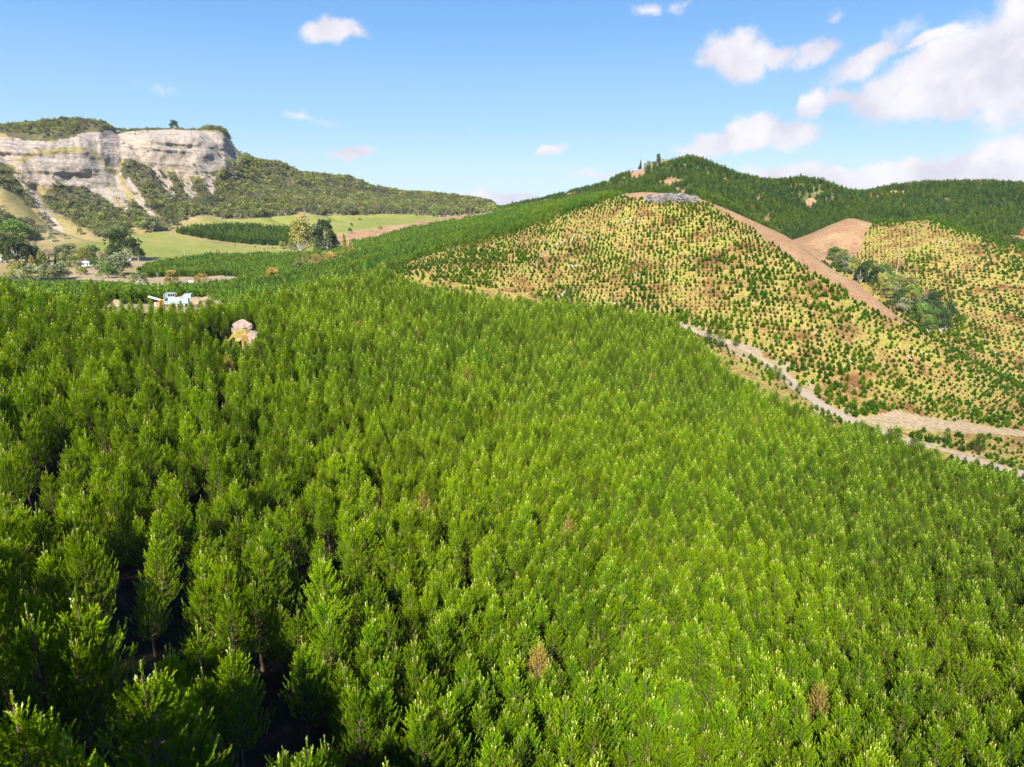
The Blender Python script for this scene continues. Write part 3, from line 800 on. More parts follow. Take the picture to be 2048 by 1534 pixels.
def broadleaf(h, rad, seed, nclump=26, nleaf=60, leaf=0.32, trunk_h=0.3, trunks=3, flat=0.75):
    """round-headed native tree: leaf clumps spread over an uneven crown, forked stems"""
    rs = np.random.RandomState(seed)
    g, tr = Geo(), Geo()
    C = []
    for k in range(nclump):
        v = rs.normal(size=3); v /= np.linalg.norm(v); v[2] = abs(v[2]) * 1.25 - 0.5
        q = (0.55 + 0.45 * rs.rand())
        C.append(np.array([v[0] * rad * q, v[1] * rad * q, h * (trunk_h + (1 - trunk_h) * 0.42) + v[2] * h * (1 - trunk_h) * 0.5 * q * flat * 1.3]))
    C = np.array(C); cr = rad * (0.22 + 0.2 * rs.rand(nclump))
    for c, r in zip(C, cr):
        v = rs.normal(size=(nleaf, 3)); v /= np.linalg.norm(v, axis=1)[:, None]
        v[:, 2] = np.where(v[:, 2] < -0.3, -v[:, 2], v[:, 2])
        p = c + v * (r * (0.65 + 0.4 * rs.rand(nleaf)))[:, None]
        d = v + rs.normal(size=(nleaf, 3)) * 0.7; d /= np.linalg.norm(d, axis=1)[:, None]
        s = np.cross(d, v + rs.normal(size=(nleaf, 3)) * 0.3); s /= np.linalg.norm(s, axis=1)[:, None] + 1e-9
        lf = leaf * (0.7 + 0.6 * rs.rand(nleaf))[:, None] * r / 1.0
        T = np.stack([p - s * lf * 0.45, p + s * lf * 0.45, p + d * lf], -2)
        g.tris(T, 0, 0.5 * rs.rand(nleaf) * rs.rand(), np.clip(rs.rand() * 0.7 + 0.3 * rs.rand(nleaf), 0, 1))
    base = np.zeros(3)
    for k in range(trunks):
        c = C[rs.randint(nclump)]
        m = np.array([c[0] * 0.25, c[1] * 0.25, h * trunk_h])
        tr.tube([base + rs.normal(size=3) * [0.1, 0.1, 0], m, (m + c) / 2 + rs.normal(size=3) * 0.2, c], [h * 0.028, h * 0.022, h * 0.014, h * 0.005], 5, 0)
    for c in C[::2]:
        m = np.array([c[0] * 0.3, c[1] * 0.3, h * (trunk_h + 0.15)])
        tr.tube([np.array([0, 0, h * trunk_h]), m, c], [h * 0.014, h * 0.009, h * 0.003], 3, 0)
    return g, tr


def merge(g, tr):
    """crown material slot 0, wood slot 1, as one geometry"""
    for v, q_, m_ in zip(tr.v, tr.q, tr.qm):
        pass
    off = g.n
    g.v += tr.v
    g.q += [q + off for q in tr.q]
    g.qm += [np.full(len(m), 1) for m in tr.qm]
    g.n += tr.n
    return g


def scatter(name, geos, mats, P, rot, scl, var, tilt=None, kind='stuff', label=None, category=None):
    """ONE object: many plants that nobody could count, its own mesh holds the plant shapes and the points they stand on"""
    V, T, Q, MI, TP, JT, VAR = [], [], [], [], [], [], []
    off = 0
    vv = []
    for i, g in enumerate(geos):
        v, t, q, mi, tip, jit = g.data()
        V.append(v); T.append(t + off); Q.append(q + off); off += len(v)
        nt, nq = len(t), len(q)
        MI.append((mi[:nt], mi[nt:])); TP.append((tip[:nt], tip[nt:])); JT.append((jit[:nt], jit[nt:])); VAR.append((nt, nq))
        vv.append(np.full(len(v), i + 1.0))
    n0 = off
    V.append(P); vv.append(np.zeros(len(P)))
    cat = lambda L: np.concatenate([a for a, b in L] + [b for a, b in L])
    me = mesh_from(name, np.concatenate(V), [np.concatenate(T), np.concatenate(Q)], mats, cat(MI), {'tip': ('FACE', cat(TP)), 'jit': ('FACE', cat(JT))})
    def padded(a):
        return np.concatenate([np.zeros(n0), a])
    for nm, arr in (('part_id', np.concatenate(vv)), ('rot', padded(rot)), ('scl', padded(scl)), ('pick', padded(var))):
        a = me.attributes.new(nm, 'FLOAT', 'POINT'); a.data.foreach_set('value', np.asarray(arr, np.float32))
    o = link(name, me)
    ng = bpy.data.node_groups.new(name, 'GeometryNodeTree')
    ng.interface.new_socket('Geometry', in_out='INPUT', socket_type='NodeSocketGeometry')
    ng.interface.new_socket('Geometry', in_out='OUTPUT', socket_type='NodeSocketGeometry')
    L = ng.links
    gi = ng.nodes.new('NodeGroupInput'); go = ng.nodes.new('NodeGroupOutput')
    def attr(nm):
        a = ng.nodes.new('GeometryNodeInputNamedAttribute'); a.data_type = 'FLOAT'; a.inputs[0].default_value = nm
        return a.outputs[0]
    def sep(geom, nm, val):
        c = ng.nodes.new('FunctionNodeCompare'); c.data_type = 'FLOAT'; c.operation = 'EQUAL'; c.inputs['Epsilon'].default_value = 0.1
        L.new(attr(nm), c.inputs[0]); c.inputs[1].default_value = val
        s = ng.nodes.new('GeometryNodeSeparateGeometry'); s.domain = 'POINT'
        L.new(geom, s.inputs[0]); L.new(c.outputs[0], s.inputs[1])
        return s.outputs[0]
    pts = sep(gi.outputs[0], 'part_id', 0.0)
    join = ng.nodes.new('GeometryNodeJoinGeometry')
    for i in range(len(geos)):
        src = sep(gi.outputs[0], 'part_id', i + 1.0)
        pi = sep(pts, 'pick', float(i))
        ip = ng.nodes.new('GeometryNodeInstanceOnPoints')
        L.new(pi, ip.inputs['Points']); L.new(src, ip.inputs['Instance'])
        cx = ng.nodes.new('ShaderNodeCombineXYZ'); L.new(attr('rot'), cx.inputs[2]); L.new(cx.outputs[0], ip.inputs['Rotation'])
        L.new(attr('scl'), ip.inputs['Scale'])
        L.new(ip.outputs[0], join.inputs[0])
    L.new(join.outputs[0], go.inputs[0])
    md = o.modifiers.new('scatter', 'NODES'); md.node_group = ng
    tag(o, label, category, kind=kind)
    return o
# ------------------------------------------------------------------ the near plantation
RS = np.random.RandomState(11)


def rows_grid(x0, x1, y0, y1, dx, dy, ang, jit):
    """planting rows turned by ang"""
    n = max(x1 - x0, y1 - y0) * 0.75
    u, v = np.meshgrid(np.arange(-n, n, dx), np.arange(-n, n, dy))
    u = u + (v / dy % 2) * 0 ; u = u.ravel() + RS.normal(size=u.size) * jit; v = v.ravel() + RS.normal(size=v.size) * jit
    cx, cy = (x0 + x1) / 2, (y0 + y1) / 2
    x = cx + u * math.cos(ang) - v * math.sin(ang); y = cy + u * math.sin(ang) + v * math.cos(ang)
    k = (x > x0) & (x < x1) & (y > y0) & (y < y1)
    return x[k], y[k]


x, y = rows_grid(-330, 280, -30, 330, 2.3, 2.65, math.radians(24), 0.36)
z, B = terrain_at(x, y)
a = np.arctan2(x, y); r = np.hypot(x, y)
keep = (B < 6.1) & (B > 0.25) & (r > 25) & ((np.abs(a) < 0.86) | ((r < 60) & (y > -30)))
keep &= road_dist(x, y) > 7
# the machine's clearing
padm = (a > PADW[0] - 0.02) & (a < PADW[1] + 0.015) & (B > 4.9)
keep &= ~padm
x, y, z, B, a, r = [q[keep] for q in (x, y, z, B, a, r)]
px, py, pf = project(np.stack([x, y, z], -1))
leftness = np.clip((0.05 - a) / 0.5, 0, 1)
H = 9.6 + 1.6 * leftness * np.clip((130 - r) / 90, 0, 1) + RS.normal(size=len(x)) * 1.15 + 2.6 * fbm(x / 22, y / 22, 3)
H = np.clip(H * (1 + 0.10 * np.sign(RS.randn(len(x))) * (RS.rand(len(x)) < 0.3)), 5.5, 14.5)
H = np.where(padm[keep] if False else (B > 5.3), H * 0.88, H)
# lanes and gaps where trees were lost
lost = RS.rand(len(x)) < 0.04 + 0.60 * leftness * np.clip((175 - r) / 70, 0, 1)
def gap(poly):
    return inpoly(px, py, poly)
GAPS = [[(205, 1190), (235, 1180), (300, 1330), (350, 1700), (300, 1700), (240, 1420)], [(545, 1420), (580, 1430), (610, 1700), (575, 1700)]]
lost |= (fbm(x / 5, y / 5, 3) > 0.20) & (RS.rand(len(x)) < 0.45) & (r < 200)
for G_ in GAPS: lost |= gap(G_)
# the rock outcrop
lost |= ((x - KX) / 4.2) ** 2 + ((y - KY + 1) / 7.0) ** 2 < 1.0
HLIM = np.where(((x - KX) / 6.5) ** 2 + ((y - KY + 9) / 9.0) ** 2 < 1.0, 4.5, 99.0)
H = np.minimum(H, HLIM * (0.8 + 0.4 * RS.rand(len(x))))
keep = ~lost
x, y, z, B, a, r, H, px, py, leftness = [q[keep] for q in (x, y, z, B, a, r, H, px, py, leftness)]
# trees below the clearing stay under its rim
lim = np.where((px > 205) & (px < 425) & (B > 4.2), 600 + 24 * RS.rand(len(x)), -1e9)
for _ in range(10):
    tx, ty, tf = project(np.stack([x, y, z + H], -1))
    H = np.where(ty < lim, H * 0.93, H)
keep = H > 2.5
x, y, z, B, a, r, H, leftness = [q[keep] for q in (x, y, z, B, a, r, H, leftness)]
tx, ty, tf = project(np.stack([x, y, z + H * 0.7], -1))
dist = np.sqrt(x ** 2 + y ** 2 + z ** 2)
inframe = (tx > -60) & (tx < 2108) & (ty < 1640) & (tf > 1)
score = np.where(inframe, H / dist, 0)
order = np.argsort(-score)
NIND = 300
ind = order[:NIND]; rest = order[NIND:]

NEARV = [pine(11.0, 1.8, 100 + i, 0) for i in range(6)] + [pine(11.0, 2.5, 120 + i, 0, 1.35, 1.35, 0.95) for i in range(5)]
near_me = [(g.mesh('pine_crown', [M_PINE]), t.mesh('pine_trunk', [M_BARK])) for g, t in NEARV]
print('near pines', len(x), 'tris each', len(near_me[0][0].polygons))
protos = []
PINE_GROUP = 'pines of the near plantation'


def place_pine(mi, loc, rot, s, label, group=PINE_GROUP):
    e = bpy.data.objects.new('pine_tree', None); e.empty_display_size = 0.5; COL.objects.link(e)
    e.location = loc; e.rotation_euler = (0, 0, rot); e.scale = (s[0], s[0], s[1])
    tag(e, label, 'pine tree', group)
    link('crown', near_me[mi][0], e); link('trunk', near_me[mi][1], e)
    return e


PLACE = ['in the dark gappy rows at the lower left corner', 'along the bottom edge just right of the dark gaps', 'in the bright dense rows at the bottom middle', 'in the dense rows at the lower right corner']
for k, i in enumerate(ind):
    s = H[i] / 11.0
    wide = RS.rand() < leftness[i] * 1.6 * np.clip((140 - r[i]) / 40, 0, 1)
    wd = s * (0.9 + 0.3 * RS.rand()) * ((1.0 + 0.22 * (dist[i] < 65)) if wide else 1.1)
    place_pine(6 + k % 5 if wide else k % 6, (x[i], y[i], z[i] - 0.15), RS.rand() * 6.28, (wd, s), 
               ('broad bushy' if wide else 'slender') + ' pine with pale tips ' + PLACE[0 if tx[i] < 450 else 1 if tx[i] < 950 else 2 if tx[i] < 1500 else 3])

near = rest[dist[rest] < 105]; far = rest[dist[rest] >= 105]
MIDV = [pine(11.0, 2.1, 200 + i, 1, 1.2, 1.5, 0.95) for i in range(5)]
# one object for all the plantation pines beyond the three hundred nearest; nearer ones use fuller shapes
geos = [merge(*pine(11.0, 1.8, 100 + i, 0)) for i in range(5)] + [merge(*pine(11.0, 2.4, 125 + i, 0, 1.3, 1.35, 0.95)) for i in range(2)] + [merge(g, t) for g, t in MIDV]
pick = np.where(dist[rest] < 210, RS.randint(0, 5, len(rest)), 7 + RS.randint(0, 5, len(rest)))
pick = np.where(RS.rand(len(rest)) < leftness[rest] * 1.5 * np.clip((175 - r[rest]) / 60, 0, 1), 5 + RS.randint(0, 2, len(rest)), pick)
scatter('plantation_forest', geos, [M_PINE, M_BARK], np.stack([x[rest], y[rest], z[rest] - 0.15], -1), RS.rand(len(rest)) * 6.28, H[rest] / 11.0 * (0.95 + 0.15 * RS.rand(len(rest))), pick,
        label='dense pine plantation covering the slope behind the nearest pines', category='forest')

# ------------------------------------------------------------------ other plantings
def field(rmin, rmax, amin, amax, sp, jit=0.3, ang=0.4, row=1.0):
    """planting grid over a sector"""
    R = rmax
    x, y = rows_grid(-R, R, 0, R, sp, sp * row, ang, sp * jit)
    a = np.arctan2(x, y); r = np.hypot(x, y)
    k = (a > amin) & (a < amax) & (r > rmin) & (r < rmax)
    x, y = x[k], y[k]
    z, B = terrain_at(x, y)
    zn = zone_of(x, y, z, B)
    px, py, f = project(np.stack([x, y, z], -1))
    return x, y, z, B, zn, px, py, np.hypot(x, y)


SAPV = [sapling(1.0, 300 + i, fat=0.33) for i in range(6)]
TINYV = [sapling(1.0, 320 + i, nt=90, blade=0.40, bw=0.2) for i in range(5)]
M_VALLEY = leaf_mat('half grown pine needles', (0.085, 0.160, 0.014), (0.22, 0.33, 0.05), deadp=0.0)
FORV = [sapling(1.0, 340 + i, fat=0.27, nt=150, blade=0.24, bw=0.10, z0=0.1) for i in range(5)]
sap_me = [g.mesh('young_pine', [M_YOUNG]) for g in SAPV]

# young pines on the replanted hill
x, y, z, B, zn, px, py, r = field(255, 800, -0.25, 0.78, 2.5, 0.18, math.radians(-12), 1.5)
den = fbm(x / 30, y / 30, 3)
k = (zn == 1) & (B < 10.3) & (B > 6.6) & (RS.rand(len(x)) < 0.88 + 0.9 * den) & (road_dist(x, y) > 5.5) & (~inpoly(px, py, P_PALE2) | (RS.rand(len(x)) < 0.25))
k &= ~inpoly(px, py, P_LOG) & ~inpoly(px, py, P_PALE)
k &= ~((py > 560) & (px < 1080) & (px > 780) & (py > 545 + (px - 780) * 0.16) & (RS.rand(len(x)) < 0.75))
x, y, z, px, py, r = [q[k] for q in (x, y, z, px, py, r)]
h = np.clip(2.15 + 0.5 * RS.normal(size=len(x)) + 2.4 * fbm(x / 25 + 9, y / 25, 3), 1.0, 4.2)
vis = (px > 0) & (px < 2048) & (py > 380) & (z + 0.0 > -1e9)
# hidden behind the near trees' edge line: never among the three hundred
EX = [0, 760, 850, 1000, 1200, 1350, 1450, 1600, 1750, 1850, 2048]; EY = [400, 535, 585, 602, 618, 650, 715, 808, 868, 905, 970]
vis &= py < np.interp(px, EX, EY) - 6
sc_ = np.where(vis, h / r, 0)
od = np.argsort(-sc_)
for j, i in enumerate(od[:300]):
    o = link('young_pine', sap_me[j % 6], loc=(x[i], y[i], z[i] - 0.05))
    w_ = h[i] * (0.9 + 0.35 * RS.rand())
    o.scale = (w_, w_, h[i] * 1.05); o.rotation_euler = (0, 0, RS.rand() * 6.28)
    tag(o, 'small young pine on straw coloured ground ' + ('beside the upper part of the gravel road' if px[i] < 1560 else 'above the middle of the gravel road' if px[i] < 1760 else 'by the pale clearing near the road end' if py[i] > 800 else 'on the right foot of the replanted hill'), 'young pine', 'young pines on the replanted hill')
R_ = od[300:]
scatter('young_pine_planting', SAPV, [M_YOUNG], np.stack([x[R_], y[R_], z[R_] - 0.05], -1), RS.rand(len(R_)) * 6.28, h[R_], RS.randint(0, 6, len(R_)),
        label='thin planting of small young pines over the replanted hill', category='planting')
# the hill beyond the gully
x, y, z, B, zn, px, py, r = field(480, 1000, 0.25, 0.78, 3.0, 0.16, math.radians(-25), 1.5)
den = fbm(x / 25, y / 25, 3)
k = (zn == 1) & (B >= 10.3) & (RS.rand(len(x)) < 0.85 + 1.0 * den)
x, y, z, r = [q[k] for q in (x, y, z, r)]
scatter('young_pine_planting', TINYV, [M_YOUNG], np.stack([x, y, z], -1), RS.rand(len(x)) * 6.28, np.clip(2.3 + 0.5 * RS.normal(size=len(x)) + 3.5 * fbm(x / 30, y / 30, 2), 1.2, 4.6), RS.randint(0, 5, len(x)),
        label='rows of small young pines on the round hill beyond the gully', category='planting')
# dense middle-distance plantation on the left flank and in the valley
x, y, z, B, zn, px, py, r = field(250, 1000, -0.78, 0.30, 3.1, 0.28, math.radians(24))
k = (zn == 3) & (B < 11.6) & (RS.rand(len(x)) < 0.97 + 0.8 * np.minimum(0, fbm(x / 40, y / 40, 3) + 0.12))
blk = inpoly(px, py, [(275, 545), (320, 520), (420, 507), (600, 498), (700, 495), (1000, 420), (1300, 380), (1300, 700), (-400, 700), (-400, 575), (80, 574), (235, 580), (300, 585), (390, 580), (485, 565), (480, 553), (290, 556)])
k &= blk | (px > 700)
x, y, z, px, py, r = [q[k] for q in (x, y, z, px, py, r)]
h = np.clip(5.4 + 0.7 * RS.normal(size=len(x)) + 2.5 * fbm(x / 40, y / 40, 2), 3, 8)
h *= np.interp(px, [0, 700, 1000, 1300], [1.15, 1.0, 0.85, 0.75])
scatter('valley_plantation', FORV, [M_VALLEY], np.stack([x, y, z], -1), RS.rand(len(x)) * 6.28, h, RS.randint(0, 5, len(x)),
        label='dense half grown pine plantation on the left flank of the hill and valley', category='forest')
x, y, z, B, zn, px, py, r = field(800, 1500, -0.6, 0.0, 4.5, 0.25, math.radians(24))
k = inpoly(px, py, [(352, 467), (400, 461), (470, 457), (590, 464), (590, 480), (575, 492), (520, 491), (430, 482)]) & (B > 9) & (B < 13)
x, y, z = x[k], y[k], z[k]
scatter('valley_plantation', FORV, [M_HILL], np.stack([x, y, z], -1), RS.rand(len(x)) * 6.28, 9 + RS.rand(len(x)) * 3, RS.randint(0, 5, len(x)),
        label='block of dark young pines between the two paddocks', category='forest')
# high forest on the far hills
x, y, z, B, zn, px, py, r = field(600, 1500, -0.03, 0.85, 5.6, 0.3, 0.3)
k = (zn == 3) & (B > 10.8) & (B < 16.6) & (RS.rand(len(x)) < 0.99)
x, y, z, px, py, r = [q[k] for q in (x, y, z, px, py, r)]
h = np.clip(9.2 + 1.0 * RS.normal(size=len(x)) + 4 * fbm(x / 60, y / 60, 3), 5, 14) * np.interp(px, [1000, 1250, 1500], [0.6, 0.75, 1.0])
scatter('mountain_forest', FORV, [M_HILL], np.stack([x, y, z], -1), RS.rand(len(x)) * 6.28, h, RS.randint(0, 5, len(x)),
        label='dark pine forest covering the far ridges', category='forest')

# native bush on the slopes under the cliffs
BUSHV = [merge(*broadleaf(1.0, 0.62, 400 + i, 12, 26, 0.55, 0.12, 2, 0.8)) for i in range(6)]
x, y, z, B, zn, px, py, r = field(900, 1750, -0.8, 0.0, 6.4, 0.36, 0.2)
k = np.zeros(len(x), bool)
jx_ = px + 22 * fbm(x / 40, y / 40, 3); jy_ = py + 14 * fbm(x / 40 + 7, y / 40, 3)
for P in BUSHP: k |= inpoly(jx_, jy_, P)
streak = vnoise((px + (py - 330) * -0.9) / 26.0, py / 140.0)
slope = (zn == 4) & (B > 12.2) & (py < 455) & (px < 480) & (streak > 0.60)
k = (k | slope) & ((zn == 4) | (zn == 9)) & (B > 10.5) & (RS.rand(len(x)) < 0.93)
for P in SCREE: k &= ~inpoly(px, py, P)
k &= ~inpoly(px, py + 7, ROCK1) | (zn == 7) | (B > 15.9)
k |= (B > 15.92) & (B < 16.5) & (px > 236) & (px < 462) & (RS.rand(len(x)) < 0.7)
k &= ~inpoly(px, py, [(556, 350), (575, 352), (600, 375), (597, 383), (565, 378)])
k |= (zn == 7) & (B > 13.0) & (px > 380) & (py > 300) & (RS.rand(len(x)) < 0.28)
k |= (zn == 7) & (RS.rand(len(x)) < 0.04)
x, y, z, px, py, r, zn = [q[k] for q in (x, y, z, px, py, r, zn)]
big = (px > 400) | (py > 410)
h = np.where(big, 10.5, 7.5) * (0.7 + 0.6 * RS.rand(len(x))); h = np.where(zn == 7, 3.0 + 2 * RS.rand(len(x)), h)
h = np.where(py < 300, h * 0.85, h)
scatter('native_forest', BUSHV, [M_BUSH, M_GREYWOOD], np.stack([x, y, z - 0.4], -1), RS.rand(len(x)) * 6.28, h, RS.randint(0, 6, len(x)),
        label='grey green native bush covering the slopes below the pale cliffs', category='bush')
# ------------------------------------------------------------------ things placed on the land
def hit(px_, py_, bmin=5.5, bmax=16.9):
    """the ground point seen along a bearing"""
    d = pix_dir(px_, py_); a_ = math.atan2(d[0], d[1])
    i = int(np.argmin(np.abs(AZ - a_)))
    sel = np.where((GB[:, i] >= bmin) & (GB[:, i] <= bmax))[0]
    zz = GZ[sel, i]; rr = GR[sel, i]
    _x, yy, _f = project(np.stack([rr * math.sin(a_), rr * math.cos(a_), zz], -1))
    j = int(np.argmin(np.abs(yy - py_)))
    R = rr[j]
    return np.array([R * math.sin(a_), R * math.cos(a_), float(zz[j])])


def mpp(p):
    """metres per photograph pixel at a point"""
    return np.linalg.norm(p) / FPX


def mix_leaf(name, base, tip, alt=None, **k):
    return leaf_mat(name, base, tip, hue=0.15, deadp=0.0, trans=0.2, alt=alt or tuple(v * 0.85 for v in base), **k)


LM = {'dark': mix_leaf('dark evergreen leaves', (0.045, 0.085, 0.030), (0.12, 0.17, 0.08)),
      'olive': mix_leaf('olive leaves', (0.20, 0.23, 0.07), (0.32, 0.34, 0.14)),
      'grey': mix_leaf('grey green leaves', (0.17, 0.21, 0.11), (0.30, 0.33, 0.20)),
      'gold': mix_leaf('golden leaves', (0.30, 0.25, 0.09), (0.42, 0.36, 0.16)),
      'green': mix_leaf('mid green leaves', (0.10, 0.19, 0.04), (0.22, 0.32, 0.08)),
      'bare': mix_leaf('twiggy leaves', (0.34, 0.29, 0.21), (0.45, 0.40, 0.30))}
M_PALEW = plain_mat('white tree bark', (0.66, 0.60, 0.52), 0.8, 3.0)
ROUND = [broadleaf(10.0, 5.0, 500 + i, 30, 90, 0.34, 0.03, 3, 1.0) for i in range(4)]
TALL = [broadleaf(10.0, 3.2, 520 + i, 34, 80, 0.42, 0.06, 2, 1.05) for i in range(3)]
OPEN = [broadleaf(10.0, 4.2, 540 + i, 20, 45, 0.38, 0.14, 4, 0.95) for i in range(3)]
SPIRE = [(sapling(10.0, 560 + i, fat=0.26, nt=900, blade=0.15, bw=0.05, z0=0.08), None) for i in range(2)]
_tr = Geo(); _tr.tube([(0, 0, 0), (0.1, 0, 4), (0, 0.1, 9)], [0.22, 0.15, 0.04], 6, 0)
SPIRE = [(g, _tr) for g, _ in SPIRE]
FAM = {'round': ROUND, 'tall': TALL, 'open': OPEN, 'spire': SPIRE}
_cache = {}


def tree_mesh(fam, k, mat, bark):
    key = (fam, k, mat, bark)
    if key not in _cache:
        g, t = FAM[fam][k]
        _cache[key] = (g.mesh('tree_crown', [LM[mat]]), t.mesh('tree_trunk', [bark]))
    return _cache[key]


def valley_tree(px_, py_, hpx, wpx, fam, mat, label, category='tree', name='native_tree', group=None, bark=None, p=None, bmin=8.0, lean=(0, 0), bmax=16.9):
    p = hit(px_, py_, bmin, bmax) if p is None else p
    k = RS.randint(0, len(FAM[fam]))
    c, t = tree_mesh(fam, k, mat, bark or M_GREYWOOD)
    m = mpp(p)
    e = bpy.data.objects.new(name, None); COL.objects.link(e)
    base_w = {'round': 10.0, 'tall': 6.6, 'open': 8.8, 'spire': 5.4}[fam]
    e.location = p - np.array([0, 0, 0.3]); e.rotation_euler = (lean[0], lean[1], RS.rand() * 6.28 if lean == (0, 0) else 0)
    sx = wpx * m / base_w; e.scale = (sx, sx, hpx * m / 9.6)
    link('crown', c, e); link('trunk', t, e)
    tag(e, label, category, group)
    return e


